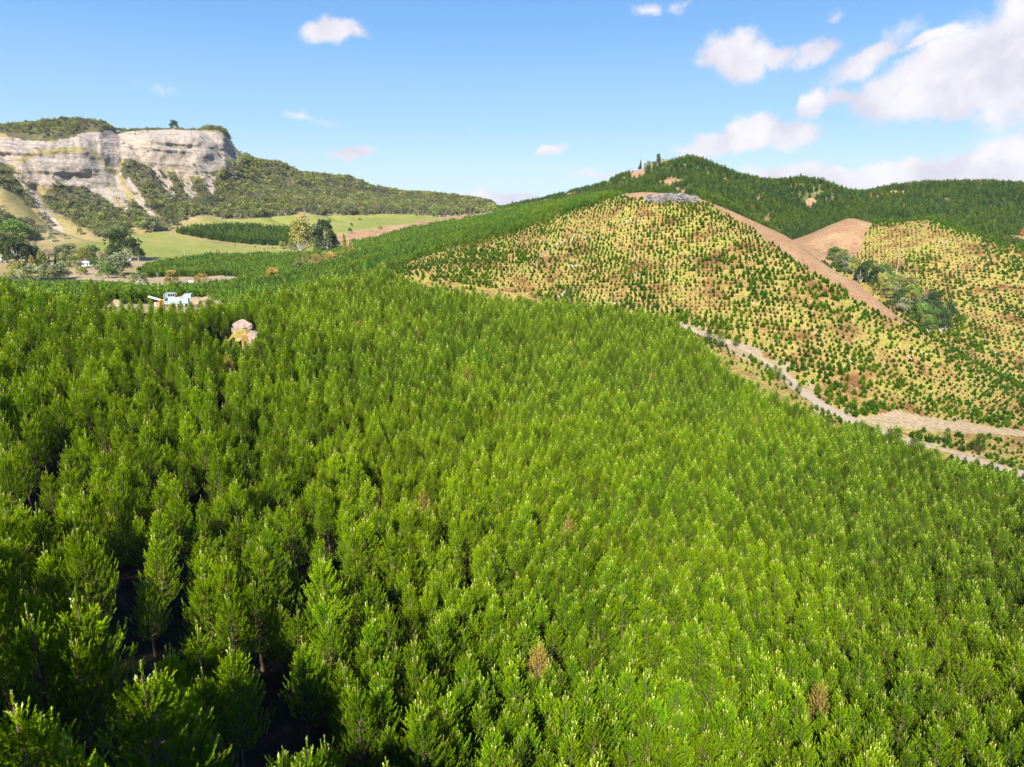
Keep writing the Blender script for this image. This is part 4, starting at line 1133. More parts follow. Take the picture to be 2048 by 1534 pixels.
VT = [  # bearing, foot, height px, width px, family, leaf, name, label
 (256, 522, 54, 46, 'round', 'dark', 'evergreen_tree', 'tall dark evergreen with a leaning crown standing at the near edge of the green paddock'),
 (278, 522, 26, 20, 'round', 'dark', 'evergreen_tree', 'low dark bushy tree tucked against the right foot of the tall leaning evergreen'),
 (606, 508, 64, 46, 'round', 'olive', 'gum_tree', 'broad olive crowned gum tree with a white trunk beside the dark pair in the valley'),
 (612, 490, 58, 26, 'open', 'bare', 'native_tree', 'thin tan tree showing bare limbs above the olive gum tree'),
 (634, 502, 48, 28, 'tall', 'dark', 'evergreen_tree', 'dark ragged evergreen between the gum tree and the tallest domed evergreen'),
 (653, 508, 70, 36, 'tall', 'dark', 'evergreen_tree', 'tallest dark domed evergreen of the valley clump, pale limbs showing'),
 (668, 505, 40, 22, 'tall', 'grey', 'native_tree', 'grey green tree close against the right side of the tallest domed evergreen'),
 (690, 512, 44, 13, 'spire', 'olive', 'poplar_tree', 'slender olive poplar, left of the two thin poplars right of the clump'),
 (703, 514, 38, 14, 'spire', 'olive', 'poplar_tree', 'slender olive poplar, right of the two thin poplars right of the clump'),
 (610, 536, 34, 15, 'spire', 'gold', 'cypress_tree', 'narrow golden brown cypress standing below the white trunk of the gum tree'),
 (634, 536, 27, 26, 'round', 'gold', 'native_tree', 'round golden brown bush tree right of the narrow golden cypress'),
 (660, 530, 26, 28, 'round', 'gold', 'native_tree', 'golden olive bush tree at the foot of the tallest domed evergreen'),
 (676, 526, 22, 18, 'round', 'olive', 'native_tree', 'small olive tree beneath the two thin poplars'),
 (596, 545, 22, 22, 'round', 'olive', 'native_tree', 'olive bush tree beside the bare sandy patch in the valley plantation'),
 (547, 560, 24, 26, 'round', 'gold', 'native_tree', 'lone tan bush tree standing in the middle of the valley plantation'),
 (565, 498, 14, 14, 'round', 'olive', 'native_tree', 'small olive bush tree at the far end of the green paddock'),
 (585, 500, 18, 18, 'round', 'grey', 'native_tree', 'small grey green bush tree left of the gum tree trunk'),
 (136, 520, 28, 36, 'round', 'grey', 'native_tree', 'round headed grey green tree above the white farmhouse'),
 (65, 535, 22, 11, 'spire', 'gold', 'cypress_tree', 'small golden cypress below the dark pines on the far left'),
 (86, 534, 30, 20, 'spire', 'olive', 'cypress_tree', 'broad olive cypress right of the small golden cypress'),
 (98, 522, 22, 16, 'open', 'bare', 'native_tree', 'brownish bare tree behind the broad olive cypress'),
 (116, 532, 26, 13, 'spire', 'dark', 'pine_tree', 'dark narrow conifer left of the white farmhouse'),
 (127, 534, 24, 16, 'round', 'olive', 'native_tree', 'olive bush tree between the narrow dark conifer and the farmhouse'),
 (14, 526, 44, 34, 'tall', 'dark', 'pine_tree', 'tall dark pine, leftmost of the dark pine clump on the far left'),
 (34, 528, 42, 34, 'tall', 'dark', 'pine_tree', 'tall dark pine in the middle of the dark pine clump on the far left'),
 (54, 526, 34, 28, 'tall', 'dark', 'pine_tree', 'dark pine at the right end of the dark pine clump on the far left'),
 (72, 524, 26, 22, 'tall', 'dark', 'pine_tree', 'smaller dark pine just right of the dark pine clump'),
 (150, 536, 22, 24, 'round', 'olive', 'native_tree', 'olive tree pressed against the left end of the white farmhouse'),
 (172, 524, 26, 26, 'round', 'olive', 'native_tree', 'bushy olive tree directly behind the white farmhouse'),
 (188, 524, 28, 24, 'round', 'green', 'native_tree', 'mid green tree behind the right end of the white farmhouse'),
 (203, 528, 22, 20, 'open', 'bare', 'native_tree', 'half bare tan tree right of the white farmhouse'),
 (216, 520, 24, 13, 'spire', 'olive', 'cypress_tree', 'narrow olive cypress left of the tall leaning evergreen'),
 (232, 520, 24, 26, 'open', 'grey', 'native_tree', 'thin brownish grey tree against the left side of the tall leaning evergreen'),
 (232, 550, 36, 54, 'round', 'grey', 'native_tree', 'wide grey green domed tree below the tall leaning evergreen'),
 (216, 556, 24, 28, 'round', 'green', 'native_tree', 'dark green bush tree at the left foot of the wide domed tree'),
 (188, 538, 18, 15, 'round', 'dark', 'native_tree', 'small dark round tree at the right end of the white farmhouse'),
 (199, 540, 22, 16, 'round', 'dark', 'native_tree', 'small dark round tree standing right of the farmhouse'),
 (161, 549, 14, 13, 'round', 'olive', 'shrub', 'olive round shrub on the pale bank below the farmhouse, left of a pair'),
 (170, 550, 14, 10, 'round', 'olive', 'shrub', 'olive round shrub on the pale bank below the farmhouse, right of a pair'),
 (244, 556, 9, 11, 'round', 'grey', 'shrub', 'little grey green shrub on the pale bank below the wide domed tree'),
 (272, 582, 36, 40, 'open', 'grey', 'cedar_tree', 'ragged cedar with bare pinkish branches beside the pale yard'),
 (345, 575, 34, 24, 'tall', 'gold', 'cypress_tree', 'egg shaped golden brown cypress beside the white farm roofs'),
 (403, 572, 24, 25, 'round', 'gold', 'native_tree', 'brown green spreading tree right of the white farm roofs'),
 (434, 570, 13, 9, 'spire', 'dark', 'pine_tree', 'tiny dark conifer on the pale strip right of the spreading tree'),
 (375, 576, 12, 12, 'round', 'green', 'shrub', 'green shrub between the two white farm roofs'),
 (40, 556, 26, 34, 'round', 'olive', 'native_tree', 'yellow olive tree at the left end of the low trees under the cypresses'),
 (76, 560, 26, 44, 'round', 'grey', 'native_tree', 'wide grey green tree under the cypresses'),
 (112, 560, 26, 46, 'round', 'grey', 'native_tree', 'wide grey green tree left of the pale bank under the farmhouse'),
 (20, 478, 30, 34, 'round', 'green', 'native_tree', 'green bush tree at the left end of the thicket below the cliff'),
 (45, 482, 30, 34, 'round', 'green', 'native_tree', 'green bush tree at the right end of the thicket below the cliff'),
 (97, 470, 18, 22, 'open', 'grey', 'native_tree', 'open grey tree alone on the grassy slope right of the thicket'),
 (104, 484, 12, 16, 'open', 'grey', 'native_tree', 'small open grey tree below the lone open tree on the slope'),
 (160, 470, 12, 9, 'round', 'olive', 'native_tree', 'little olive tree at the top left corner of the green paddock'),
 (157, 497, 9, 7, 'open', 'bare', 'native_tree', 'tiny bare tree with its shadow on the dry slope above the farmhouse'),
 (70, 494, 11, 9, 'open', 'bare', 'native_tree', 'tiny bare tree on the dry slope above the dark pine clump'),
 (128, 478, 10, 9, 'open', 'grey', 'native_tree', 'tiny grey tree on the grassy slope left of the paddock corner'),
 (305, 464, 26, 38, 'round', 'grey', 'native_tree', 'pale grey green tree at the foot of the bush spur above the paddock'),
 (288, 458, 20, 24, 'round', 'green', 'native_tree', 'green tree left of the pale one at the foot of the bush spur'),
 (760, 458, 7, 8, 'round', 'olive', 'shrub', 'small shrub at the lower edge of the upper paddock'),
 (703, 452, 6, 5, 'round', 'dark', 'shrub', 'tiny dark shrub alone in the upper paddock'),
 (700, 464, 7, 7, 'round', 'dark', 'shrub', 'tiny dark shrub at the bottom edge of the upper paddock'),
 (720, 441, 5, 5, 'round', 'dark', 'shrub', 'tiny dark shrub high in the upper paddock'),
 (348, 252, 15, 13, 'round', 'dark', 'pine_tree', 'lone dark pine on the rim of the pale cliff'),
 (124, 236, 9, 7, 'spire', 'dark', 'pine_tree', 'pointed pine, tallest of those on the bushy cliff top'),
 (110, 238, 8, 5, 'spire', 'dark', 'pine_tree', 'pointed pine second from the left on the bushy cliff top'),
 (136, 235, 7, 5, 'spire', 'dark', 'pine_tree', 'pointed pine at the right end of those on the bushy cliff top'),
 (95, 241, 7, 5, 'spire', 'dark', 'pine_tree', 'pointed pine third from the right on the bushy cliff top'),
 (54, 246, 8, 8, 'round', 'dark', 'pine_tree', 'round headed pine on the left part of the bushy cliff top'),
]
for v in VT:
    valley_tree(v[0], v[1], v[2], v[3], v[4], v[5], v[7], name=v[6], category=v[6].replace('_', ' '), bark=M_PALEW if v[6] == 'gum_tree' else None,
                bmin=12.5 if v[1] < 300 else 7.6, lean=(0, -0.25) if (v[0] == 256) else ((0, 0.35) if v[0] == 272 else (0, 0)))

# ridge top clump
for (bx, by, hp, wp, fam, lf, lab, nm) in [
 (1281, 336, 19, 5, 'spire', 'dark', 'thin dark spire at the left end of the ridge top clump', 'pine_tree'),
 (1316, 333, 27, 11, 'tall', 'dark', 'tallest dark tree of the ridge top clump', 'pine_tree'),
 (1290, 337, 13, 8, 'open', 'bare', 'bare grey tree beside the thin dark spire on the ridge', 'native_tree'),
 (1296, 336, 17, 9, 'open', 'grey', 'grey leafed tree second right of the thin dark spire on the ridge', 'native_tree'),
 (1303, 335, 15, 9, 'open', 'grey', 'grey tree just left of the tallest tree on the ridge', 'native_tree'),
 (1309, 335, 14, 8, 'tall', 'grey', 'small grey green tree touching the tallest tree on the ridge', 'native_tree'),
 (1325, 332, 15, 9, 'open', 'bare', 'pale bare tree just right of the tallest tree on the ridge', 'native_tree'),
 (1331, 331, 13, 8, 'open', 'bare', 'pale bare tree at the right end of the ridge top clump', 'native_tree'),
 (1025, 404, 9, 5, 'open', 'dark', 'tiny dark tree alone on the low saddle of the skyline', 'native_tree')]:
    valley_tree(bx, by, hp, wp, fam, lf, lab, name=nm, category=nm.replace('_', ' '), bmin=14.2)

# bush along the gully between the two hills
GP = [(1676, 520), (1690, 528), (1700, 535), (1716, 545), (1730, 556), (1745, 566), (1762, 578), (1778, 590), (1795, 602), (1812, 614), (1828, 626), (1844, 640), (1858, 650), (1872, 655)]
n_ = 0
for i in range(len(GP)):
    for k in range(4 if i > 4 else 2):
        bx = GP[i][0] + RS.normal() * 6 + k * 8 * (i > 3); by = GP[i][1] + 10 - k * 6 + RS.normal() * 3
        mat = ['olive', 'grey', 'green', 'olive', 'dark'][RS.randint(0, 5)]
        valley_tree(bx, by, 22 + RS.rand() * 15, 19 + RS.rand() * 9, 'round' if RS.rand() < .6 else 'tall', mat,
                    'native tree packed in the belt of bush along the gully between the two hills', name='native_tree', group='native trees along the gully', bmin=9.3, bmax=11.9)

# darker trees beside the road
for (bx, by, hp, wp, lab) in [(1418, 690, 32, 30, 'dark green tree at the left end of the clump on the road edge'), (1440, 697, 38, 36, 'biggest dark green tree of the clump on the road edge'),
                              (1470, 698, 22, 22, 'smaller dark tree right of the clump on the road edge'), (1548, 752, 26, 20, 'dark tree standing on the lower road edge'),
                              (1560, 764, 30, 20, 'dark pine standing below the lower road edge, one of a touching pair'), (1595, 790, 26, 20, 'dark tree at the bend of the gravel road'),
                              (1892, 890, 34, 22, 'tall dark pine standing alone by the reddish bank near the road end'), (1955, 905, 38, 40, 'broad dark tree above the road on the reddish bank'),
                              (1836, 892, 28, 22, 'dark tree with a brown lower crown at the road fork')]:
    p = hit(bx, by, 6.3, 8.2); s_ = hp * mpp(p) / 10.5
    e = place_pine(RS.randint(0, 6), p - np.array([0, 0, .3 + s_ * 1.2]), RS.rand() * 6.28, (wp * mpp(p) / 4.6, s_ * 1.1), lab, None)
    e['category'] = 'roadside pine'


# ------------------------------------------------------------------ dead timber
def log_mesh(L, r, seed, branches=3):
    rs = np.random.RandomState(seed)
    g = Geo()
    xs = np.linspace(-L / 2, L / 2, 6)
    pts = np.stack([xs, rs.normal(size=6) * 0.05 * r * 4, rs.normal(size=6) * r * 0.3], -1)
    g.tube(pts, np.linspace(r, r * 0.45, 6), 6, 0)
    for k in range(branches):
        q = pts[rs.randint(2, 6)]
        g.tube([q, q + rs.normal(size=3) * [0.6, 0.9, 0.5] + [0.5, 0, 0.3]], [r * 0.4, r * 0.15], 4, 0)
    return g.mesh('log', [M_GREYWOOD])


LOGM = [log_mesh(9, 0.24, 600 + i) for i in range(4)]
LOGS = [((1092, 512), (1128, 486), 'long pale log lying up the slope, longest of the crossed logs'), ((1112, 490), (1130, 486), 'short pale log crossing the top of the longest log'), ((1140, 486), (1148, 472), 'pale log pointing up the hill right of the crossed logs'),
        ((1082, 516), (1092, 500), 'small log lying left of the crossed logs'), ((1168, 474), (1178, 486), 'leaning log right of the crossed logs'), ((1136, 533), (1162, 531), 'white log lying level below the crossed logs'),
        ((1118, 590), (1148, 584), 'long white log at the foot of the hill, lower of two'), ((1122, 586), (1146, 578), 'long white log at the foot of the hill, upper of two'), ((1245, 444), (1288, 440), 'grey log lying level high on the hill'),
        ((1115, 598), (1125, 590), 'short log end at the foot of the hill below the two white logs'), ((1262, 550), (1280, 546), 'thin log in the middle of the hill face'), ((1632, 478), (1652, 500), 'pale log lying down the bare slope'),
        ((1822, 702), (1860, 709), 'thin white log below the end of the bare slope'), ((1990, 706), (2010, 711), 'short white log low on the round hill'), ((1815, 712), (1832, 724), 'brown log left of the thin white log'),
        ((1910, 580), (1922, 583), 'white log on the round hill above the gully'), ((1640, 505), (1652, 503), 'bluish white log on the bare ground above the gully bush'), ((1940, 618), (1948, 616), 'tiny white log right of the gully bush'),
        ((1500, 604), (1512, 610), 'pale log on the right shoulder of the hill'), ((1460, 470), (1470, 474), 'short log near the top of the right shoulder'), ((1225, 610), (1240, 606), 'grey log just above the edge of the tall pines'),
        ((1330, 560), (1345, 566), 'grey log halfway down the hill'), ((1545, 690), (1556, 684), 'grey log above the road on the hill foot'), ((1700, 722), (1712, 730), 'grey log among the young pines right of the road')]
for j, (p0, p1, lab) in enumerate(LOGS):
    A, B_ = hit(p0[0], p0[1], 6.5, 12), hit(p1[0], p1[1], 6.5, 12)
    d = B_ - A; L = min(np.linalg.norm(d), 16.0) ; L = max(L, 3)
    d = d / np.linalg.norm(d); m_ = (A + B_) / 2
    o = link('fallen_log', LOGM[j % 4], loc=m_ + np.array([0, 0, 0.25]))
    o.rotation_euler = Vector(d).to_track_quat('X', 'Z').to_euler(); o.scale = (L / 9, 1.1, 1.1)
    tag(o, lab, 'log', 'fallen logs on the replanted hills')


def snag_mesh(h, seed):
    rs = np.random.RandomState(seed); g = Geo()
    pts = [(0, 0, -0.3), (rs.normal() * .15, 0, h * .4), (rs.normal() * .3, rs.normal() * .2, h * .8), (rs.normal() * .4, rs.normal() * .3, h)]
    g.tube(pts, [0.26, 0.2, 0.12, 0.04], 6, 0)
    for k in range(5):
        z_ = h * (0.4 + 0.5 * rs.rand()); a_ = rs.rand() * 6.28
        g.tube([(0.05, 0, z_), (math.cos(a_) * 0.9, math.sin(a_) * 0.9, z_ + 0.5)], [0.06, 0.02], 4, 0)
    return g.mesh('snag', [M_GREYWOOD])


for j, (bx, by, hp, lab) in enumerate([(1791, 568, 58, 'tallest dead white spar standing above the gully bush'), (1785, 560, 20, 'short dead spar left of the tallest spar'), (1811, 566, 20, 'dead spar right of the tallest spar'),
                                       (1830, 568, 22, 'dead spar at the right end of those above the gully bush'), (1758, 540, 18, 'thin dead spar at the left end of those above the gully bush'),
                                       (1867, 644, 26, 'dead spar at the lower end of the gully bush, left of three'), (1871, 646, 24, 'dead spar at the lower end of the gully bush, middle of three'), (1875, 645, 22, 'dead spar at the lower end of the gully bush, right of three'),
                                       (914, 462, 12, 'dead white snag alone in the plantation on the left flank'), (1052, 421, 8, 'small dead snag high on the left flank')]):
    p = hit(bx, by, 8.5, 12.6); h_ = hp * mpp(p)
    o = link('dead_tree', snag_mesh(h_, 640 + j), loc=p); tag(o, lab, 'dead tree', 'dead spars')

# heap of grey logs on the landing at the hill top
g = Geo(); rs = np.random.RandomState(5)
for k in range(700):
    bx = 1292 + rs.rand() * 102
    w_ = math.sin(math.pi * min(1, max(0, (bx - 1288) / 110.0)))
    P_ = hit(bx, 394 + rs.rand() * 13, 8.5, 9.4)
    c = P_ + np.array([0, 0, rs.rand() * 3.4 * w_ ** 0.6 + 0.1]); a_ = rs.rand() * 3.14; e_ = rs.normal() * 0.2; L = 1.5 + rs.rand() * 3.5
    dv = np.array([math.cos(a_) * math.cos(e_), math.sin(a_) * math.cos(e_), math.sin(e_)]) * L / 2
    g.tube([c - dv, c + dv], [0.2 + rs.rand() * .12, 0.16], 5, 0)
tag(link('log_heap', g.mesh('log_heap', [plain_mat('weathered slash', (0.30, 0.27, 0.25), 0.9, 0.8, 0.4)])), 'heap of grey logs and slash on the bare landing at the hill top', 'log heap', kind='stuff')


# ------------------------------------------------------------------ rocks and spoil
def rock_mesh(name, s, seed, mat, sub=3):
    import bmesh
    bm = bmesh.new(); bmesh.ops.create_icosphere(bm, subdivisions=sub, radius=1.0)
    rs = np.random.RandomState(seed); pl = [(Vector(rs.normal(size=3)).normalized(), 0.50 + 0.35 * rs.rand()) for _ in range(14)]
    for v in bm.verts:
        for nrm, dd in pl:
            q = v.co.dot(nrm)
            if q > dd: v.co -= nrm * (q - dd) * 0.9
        n_ = fbm(np.array(v.co.x * 3.3 + seed), np.array(v.co.y * 3.3 + v.co.z * 2.7), 5)
        v.co *= 1 + 0.5 * float(n_)
        v.co = Vector((v.co.x * s[0], v.co.y * s[1], v.co.z * s[2]))
    me = bpy.data.meshes.new(name); bm.to_mesh(me); bm.free(); me.materials.append(mat)
    return me


M_ROCK = plain_mat('pinkish rock', (0.30, 0.22, 0.175), 0.95, 0.6, 0.35, (0.26, 0.19, 0.14), .6, .7)
M_SPOIL = plain_mat('spoil earth', (0.30, 0.21, 0.13), 0.95, 0.5, 0.25, (0.40, 0.38, 0.16), .62, .72)
for (bx, by, sx, sy, sz, lab, seed) in [(484, 655, 3.3, 2.6, 2.2, 'bigger rounded pinkish boulder in the gap among the tall pines', 3), (506, 672, 2.1, 2.0, 2.6, 'lower pinkish boulder right of the bigger one in the gap', 8),
                                        (470, 668, 1.2, 1.2, 1.2, 'small pinkish rock low at the left of the two boulders', 12)]:
    d = pix_dir(bx, by); R = 193.0 - (bx > 490) * 4; u = d / math.hypot(d[0], d[1])
    zt, _b = terrain_at([u[0] * R], [u[1] * R])
    top = zt[0] + sz * 0.75
    o = link('boulder', rock_mesh('boulder', (sx, sy, sz), seed, M_ROCK), loc=(u[0] * R, u[1] * R, top - sz * 0.75)); tag(o, lab, 'boulder', 'boulders among the pines')
pad_ = hit(405, 612, 4.95, 6.0)
o = link('earth_mound', rock_mesh('earth_mound', (6.2, 4.5, 3.6), 21, M_SPOIL, 4), loc=pad_ + np.array([-1.2, 1.5, 0.2])); tag(o, 'rounded mound of tan earth right of the pale blue machine', 'earth mound')
pad2 = hit(258, 612, 4.95, 6.0)
o = link('earth_mound', rock_mesh('earth_mound', (2.2, 2.0, 1.6), 25, M_SPOIL, 3), loc=pad2 + np.array([-3, 0, 0.2])); tag(o, 'small pinkish earth mound left of the machine behind the pine tips', 'earth mound')


# ------------------------------------------------------------------ machine
def paint(name, c, chip=(0.30, 0.16, 0.08), lo=.62, hi=.68, rough=0.5):
    return plain_mat(name, c, rough, 1.6, 0.12, chip, lo, hi)


def boxes(name, L, mat, parent=None, bev=0.02):
    import bmesh
    bm = bmesh.new()
    for (cx, cy, cz, sx, sy, sz, *rot) in L:
        r = bmesh.ops.create_cube(bm, size=1.0)['verts']
        bmesh.ops.scale(bm, vec=(sx, sy, sz), verts=r)
        if rot: bmesh.ops.rotate(bm, cent=(0, 0, 0), matrix=__import__('mathutils').Matrix.Rotation(rot[0], 3, 'Y'), verts=r)
        bmesh.ops.translate(bm, vec=(cx, cy, cz), verts=r)
    if bev: bmesh.ops.bevel(bm, geom=bm.edges[:], offset=bev, segments=1, affect='EDGES')
    me = bpy.data.meshes.new(name); bm.to_mesh(me); bm.free(); me.materials.append(mat)
    return link(name, me, parent)


def wheel(name, c, r, w_, mat, parent):
    g = Geo()
    th = np.linspace(0, 2 * np.pi, 17)
    g.tube([(c[0], c[1] - w_ / 2, c[2]), (c[0], c[1] - w_ / 2 + 0.01, c[2]), (c[0], c[1] + w_ / 2 - .01, c[2]), (c[0], c[1] + w_ / 2, c[2])], [r * 0.5, r, r, r * 0.5], 16, 0)
    return link(name, g.mesh(name, [mat]), parent)


M_AQUA = paint('pale blue paint', (0.34, 0.45, 0.45)); M_AQUA2 = paint('weathered grey blue paint', (0.27, 0.31, 0.31))
M_ORG = paint('orange paint', (0.72, 0.22, 0.06), (0.6, 0.5, 0.4)); M_DARK = plain_mat('dark steel', (0.05, 0.05, 0.05), 0.6, 3.0)
M_RUB = plain_mat('dusty rubber', (0.10, 0.09, 0.085), 0.9, 3.0); M_WHITE = paint('white paint', (0.50, 0.53, 0.52), (0.55, 0.5, 0.44))
M_GLASS = plain_mat('dark cab glass', (0.03, 0.04, 0.05), 0.15, 1.0, 0.1); M_RIM = plain_mat('wheel rim', (0.55, 0.5, 0.46), 0.6, 2.0)
mp_ = hit(352, 613, 4.95, 6.0)
mc = bpy.data.objects.new('rock_crusher', None); COL.objects.link(mc)
mc.location = mp_ + np.array([0.0, 0.5, 0.0]); mc.rotation_euler = (0, 0, math.radians(14))
mc.scale = (0.82, 0.82, 0.82)
tag(mc, 'pale blue mobile crushing machine with a conveyor standing in the clearing', 'crusher')
boxes('chassis', [(0.4, 0, 1.25, 8.6, 2.3, 0.5), (-0.5, -1.17, 1.9, 6.0, 0.06, 0.3)], M_AQUA, mc)
boxes('engine_housing', [(0.9, 0, 2.35, 6.2, 2.5, 1.75), (2.6, 0, 3.3, 1.6, 2.0, 0.5)], M_AQUA, mc)
cb = boxes('cab', [(-1.4, 0, 3.9, 2.9, 2.2, 1.5), (-1.35, 0, 4.72, 3.2, 2.4, 0.14)], M_AQUA2, mc)
for wx in (-1.9, -1.15, -0.4): boxes('window', [(wx, -1.12, 4.0, 0.62, 0.05, 0.75)], M_GLASS, cb, 0)
fh = boxes('feed_hopper', [(3.9, 0, 3.55, 2.3, 2.6, 1.35), (4.9, 0, 4.3, 0.8, 2.7, 0.12), (4.9, -1.3, 3.9, 0.1, 0.1, 0.9)], M_AQUA, mc)
boxes('guard_post', [(-3.5, -0.9, 3.0, 0.22, 0.22, 3.0), (-3.5, 0.9, 3.0, 0.22, 0.22, 3.0), (-3.0, -0.9, 3.3, 1.1, 0.12, 0.14), (-3.3, -0.9, 2.0, 0.8, 0.14, 0.14), (-2.4, -1.0, 2.6, 0.14, 0.14, 2.2)], M_AQUA2, mc)
cv = boxes('conveyor', [(-6.0, 0, 2.75, 4.8, 1.0, 0.5, math.radians(20)), (-6.0, -0.55, 2.8, 4.9, 0.08, 0.62, math.radians(20))], M_WHITE, mc)
rl = wheel('roller', (-8.25, 0, 3.55), 0.36, 1.1, M_WHITE, cv)
boxes('orange_skid', [(-5.0, -0.2, 0.95, 2.4, 2.2, 1.5), (-4.2, -0.2, 2.05, 1.2, 1.8, 1.0)], M_ORG, mc)
boxes('white_tank', [(-6.3, -0.9, 0.9, 0.8, 0.8, 1.6)], M_WHITE, mc)
boxes('red_hose_box', [(1.9, -1.3, 3.35, 1.1, 0.3, 0.25), (0.2, -0.8, 4.0, 0.14, 0.14, 1.4, 0.8)], M_ORG, mc)
for wx in (-1.6, 0.1, 1.5, 2.6):
    for wy in (-1.15, 1.15):
        tw = wheel('wheel', (wx, wy, 0.55), 0.55, 0.4, M_RUB, mc); wheel('rim', (wx, wy - 0.02 if wy < 0 else wy + .02, 0.55), 0.33, 0.44, M_RIM, tw)
for lx in (-3.2, 4.2): boxes('support_leg', [(lx, -1.0, 0.5, 0.25, 0.25, 1.4), (lx, 1.0, 0.5, 0.25, 0.25, 1.4)], M_AQUA2, mc)


# ------------------------------------------------------------------ farm buildings, stock
def house(bx, by, wpx, hpx, depth, label, roofm, wallm, rot=0.0, name='farmhouse', cat_='house'):
    p = hit(bx, by, 7.6, 12); m = mpp(p); Wd, Hh = wpx * m, hpx * m
    e = bpy.data.objects.new(name, None); COL.objects.link(e); e.location = p; e.rotation_euler = (0, 0, rot - math.atan2(p[0], p[1])); tag(e, label, cat_)
    wh = Hh * 0.6
    wl_ = boxes('wall', [(0, 0, wh / 2, Wd, depth, wh)], wallm, e, 0)
    v = [(-Wd / 2 - .4, -depth / 2 - .5, wh - .1), (Wd / 2 + .4, -depth / 2 - .5, wh - .1), (Wd / 2 + .4, depth / 2 + .5, wh - .1), (-Wd / 2 - .4, depth / 2 + .5, wh - .1), (-Wd / 2 - .4, 0, Hh), (Wd / 2 + .4, 0, Hh)]
    g = Geo(); me = mesh_from('roof', v, [np.array([(0, 1, 5, 4), (2, 3, 4, 5), (3, 2, 1, 0)]), np.array([(0, 4, 3), (1, 2, 5)])], [roofm])
    link('roof', me, e)
    for k in (-0.32, -0.1, 0.3):
        wn = boxes('window', [(Wd * k, -depth / 2 - 0.03, wh * 0.58, Wd * 0.1, 0.06, wh * 0.35)], M_GLASS, e, 0)
    boxes('door', [(Wd * 0.12, -depth / 2 - 0.03, wh * 0.42, 0.95, 0.06, wh * 0.78)], M_DARK, e, 0)
    return e


M_ROOFG = plain_mat('grey iron roof', (0.36, 0.37, 0.38), 0.5, 1.0, 0.1)
M_ROOFW = plain_mat('white iron roof', (0.80, 0.82, 0.84), 0.4, 1.0, 0.06)
M_WALLW = plain_mat('white weatherboard', (0.80, 0.80, 0.78), 0.7, 1.0, 0.05)
house(171, 532, 25, 8.5, 6.5, 'long low white farmhouse with a grey roof among the valley trees', M_ROOFG, M_WALLW)
house(357, 574, 21, 8, 7, 'white roofed farm building left of the green shrub', M_ROOFW, M_WALLW, 0.25)
house(389, 570, 17, 8, 7, 'smaller white roofed farm building right of the green shrub', M_ROOFW, M_WALLW, 0.15)
house(413, 571, 14, 4.5, 4, 'low dark roofed open shed at the edge of the pale strip', M_ROOFG, M_GREYWOOD, 0.1, 'farm_shed', 'shed')
house(2, 524, 6, 5, 5, 'tiny white hut at the very left edge of the valley', M_ROOFW, M_WALLW, 0.1, 'farm_shed', 'shed')


def cow_mesh():
    g = Geo()
    g.tube([(-1.0, 0, 0.95), (-0.8, 0, 1.0), (-0.2, 0, 0.98), (0.5, 0, 1.02), (0.9, 0, 1.1), (1.2, 0, 1.2), (1.5, 0, 1.0), (1.75, 0, 0.75)], [0.12, 0.34, 0.40, 0.38, 0.26, 0.17, 0.15, 0.09], 8, 0)
    for lx in (-0.75, 0.62):
        for ly in (-0.2, 0.2):
            g.tube([(lx, ly, 0.9), (lx + (0.05 if lx < 0 else -0.02), ly, 0.45), (lx, ly, 0.0)], [0.14, 0.07, 0.06], 6, 0)
    g.tube([(-1.0, 0, 1.15), (-1.12, 0, 0.8), (-1.1, 0, 0.5)], [0.04, 0.025, 0.04], 4, 0)
    for ly in (-0.12, 0.12): g.tube([(1.42, ly * .6, 1.15), (1.36, ly * 1.9, 1.2)], [0.06, 0.02], 4, 0)
    return g.mesh('cow', [plain_mat('black cow hide', (0.02, 0.018, 0.016), 0.8, 3.0)])


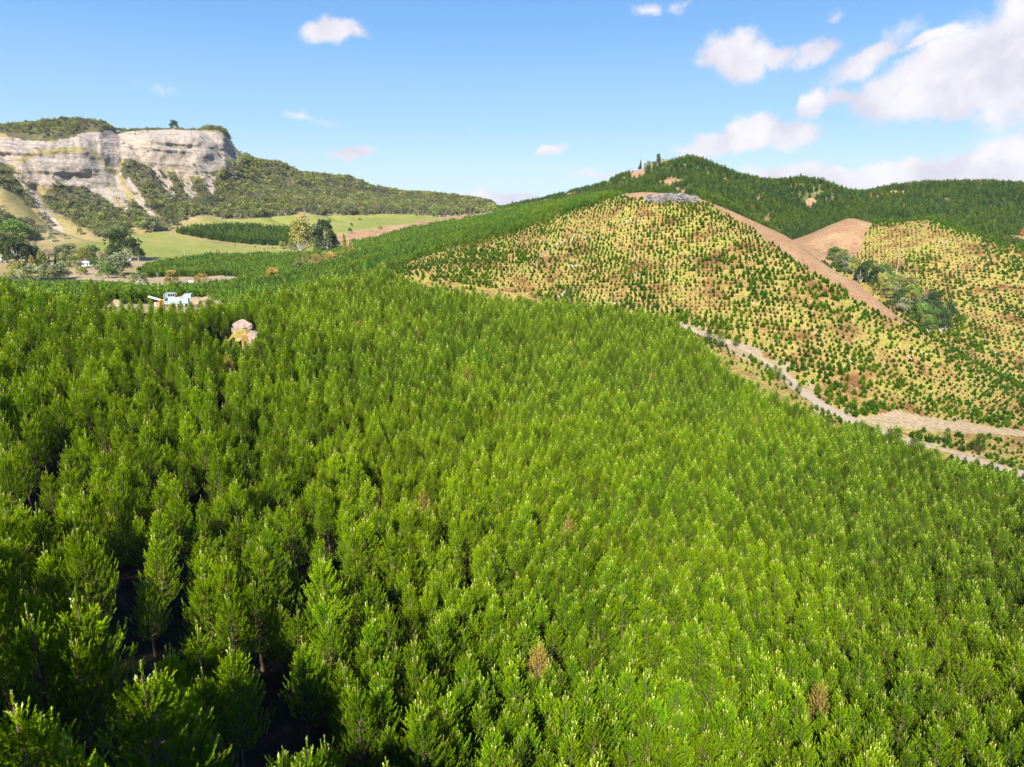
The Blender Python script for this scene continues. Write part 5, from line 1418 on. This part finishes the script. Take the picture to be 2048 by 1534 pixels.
CM = cow_mesh()
for (bx, by) in [(434, 502), (490, 494), (510, 495), (528, 499), (536, 497), (545, 497), (551, 498), (470, 491)]:
    o = link('cow', CM, loc=hit(bx, by, 8.5, 12)); o.rotation_euler = (0, 0, RS.rand() * 6.28); o.scale = (1.1, 1.1, 1.1)
    tag(o, 'tiny black cow grazing on the green valley paddock', 'cow', 'cows on the paddock')
for (bx, by, hp, lab) in [(315, 556, 9, 'thin grey pole beside the pale yard near the farm'), (369, 512, 7, 'thin grey pole on the near edge of the paddock'), (525, 505, 7, 'thin pale pole at the far end of the paddock')]:
    p = hit(bx, by, 8, 12); h_ = hp * mpp(p); g = Geo(); g.tube([(0, 0, -.2), (0, 0, h_)], [0.16, 0.11], 6, 0); g.tube([(-0.7, 0, h_ - .5), (0.7, 0, h_ - .5)], [0.06, 0.06], 4, 0)
    tag(link('pole', g.mesh('pole', [M_GREYWOOD]), loc=p), lab, 'pole', 'farm poles')
p = hit(297, 516, 8, 12)
o = link('fallen_tree', LOGM[1], loc=p + np.array([0, 0, .3])); o.scale = (0.9, 2, 2.4); tag(o, 'bleached fallen tree lying on the paddock right of the leaning evergreen', 'fallen tree')

# ------------------------------------------------------------------ the air
import bmesh as _bm
bm = _bm.new(); _bm.ops.create_cube(bm, size=1.0)
zlo, zhi = float(GZ.min()) - 1.0, float(max(GZ.max() + 25, 30))
_bm.ops.scale(bm, vec=(33000, 33000, zhi - zlo), verts=bm.verts); _bm.ops.translate(bm, vec=(0, 0, (zlo + zhi) / 2), verts=bm.verts)
me = bpy.data.meshes.new('haze'); bm.to_mesh(me); bm.free()
m = bpy.data.materials.new('haze air'); m.use_nodes = True; t = m.node_tree; t.nodes.clear(); q = NT(t)
pv = q.n('ShaderNodeVolumePrincipled'); pv.inputs['Color'].default_value = (0.80, 0.90, 1.0, 1); pv.inputs['Density'].default_value = 0.000035; pv.inputs['Anisotropy'].default_value = 0.1
o_ = q.n('ShaderNodeOutputMaterial'); t.links.new(pv.outputs[0], o_.inputs[1]); me.materials.append(m)
tag(link('haze', me), kind='stuff')
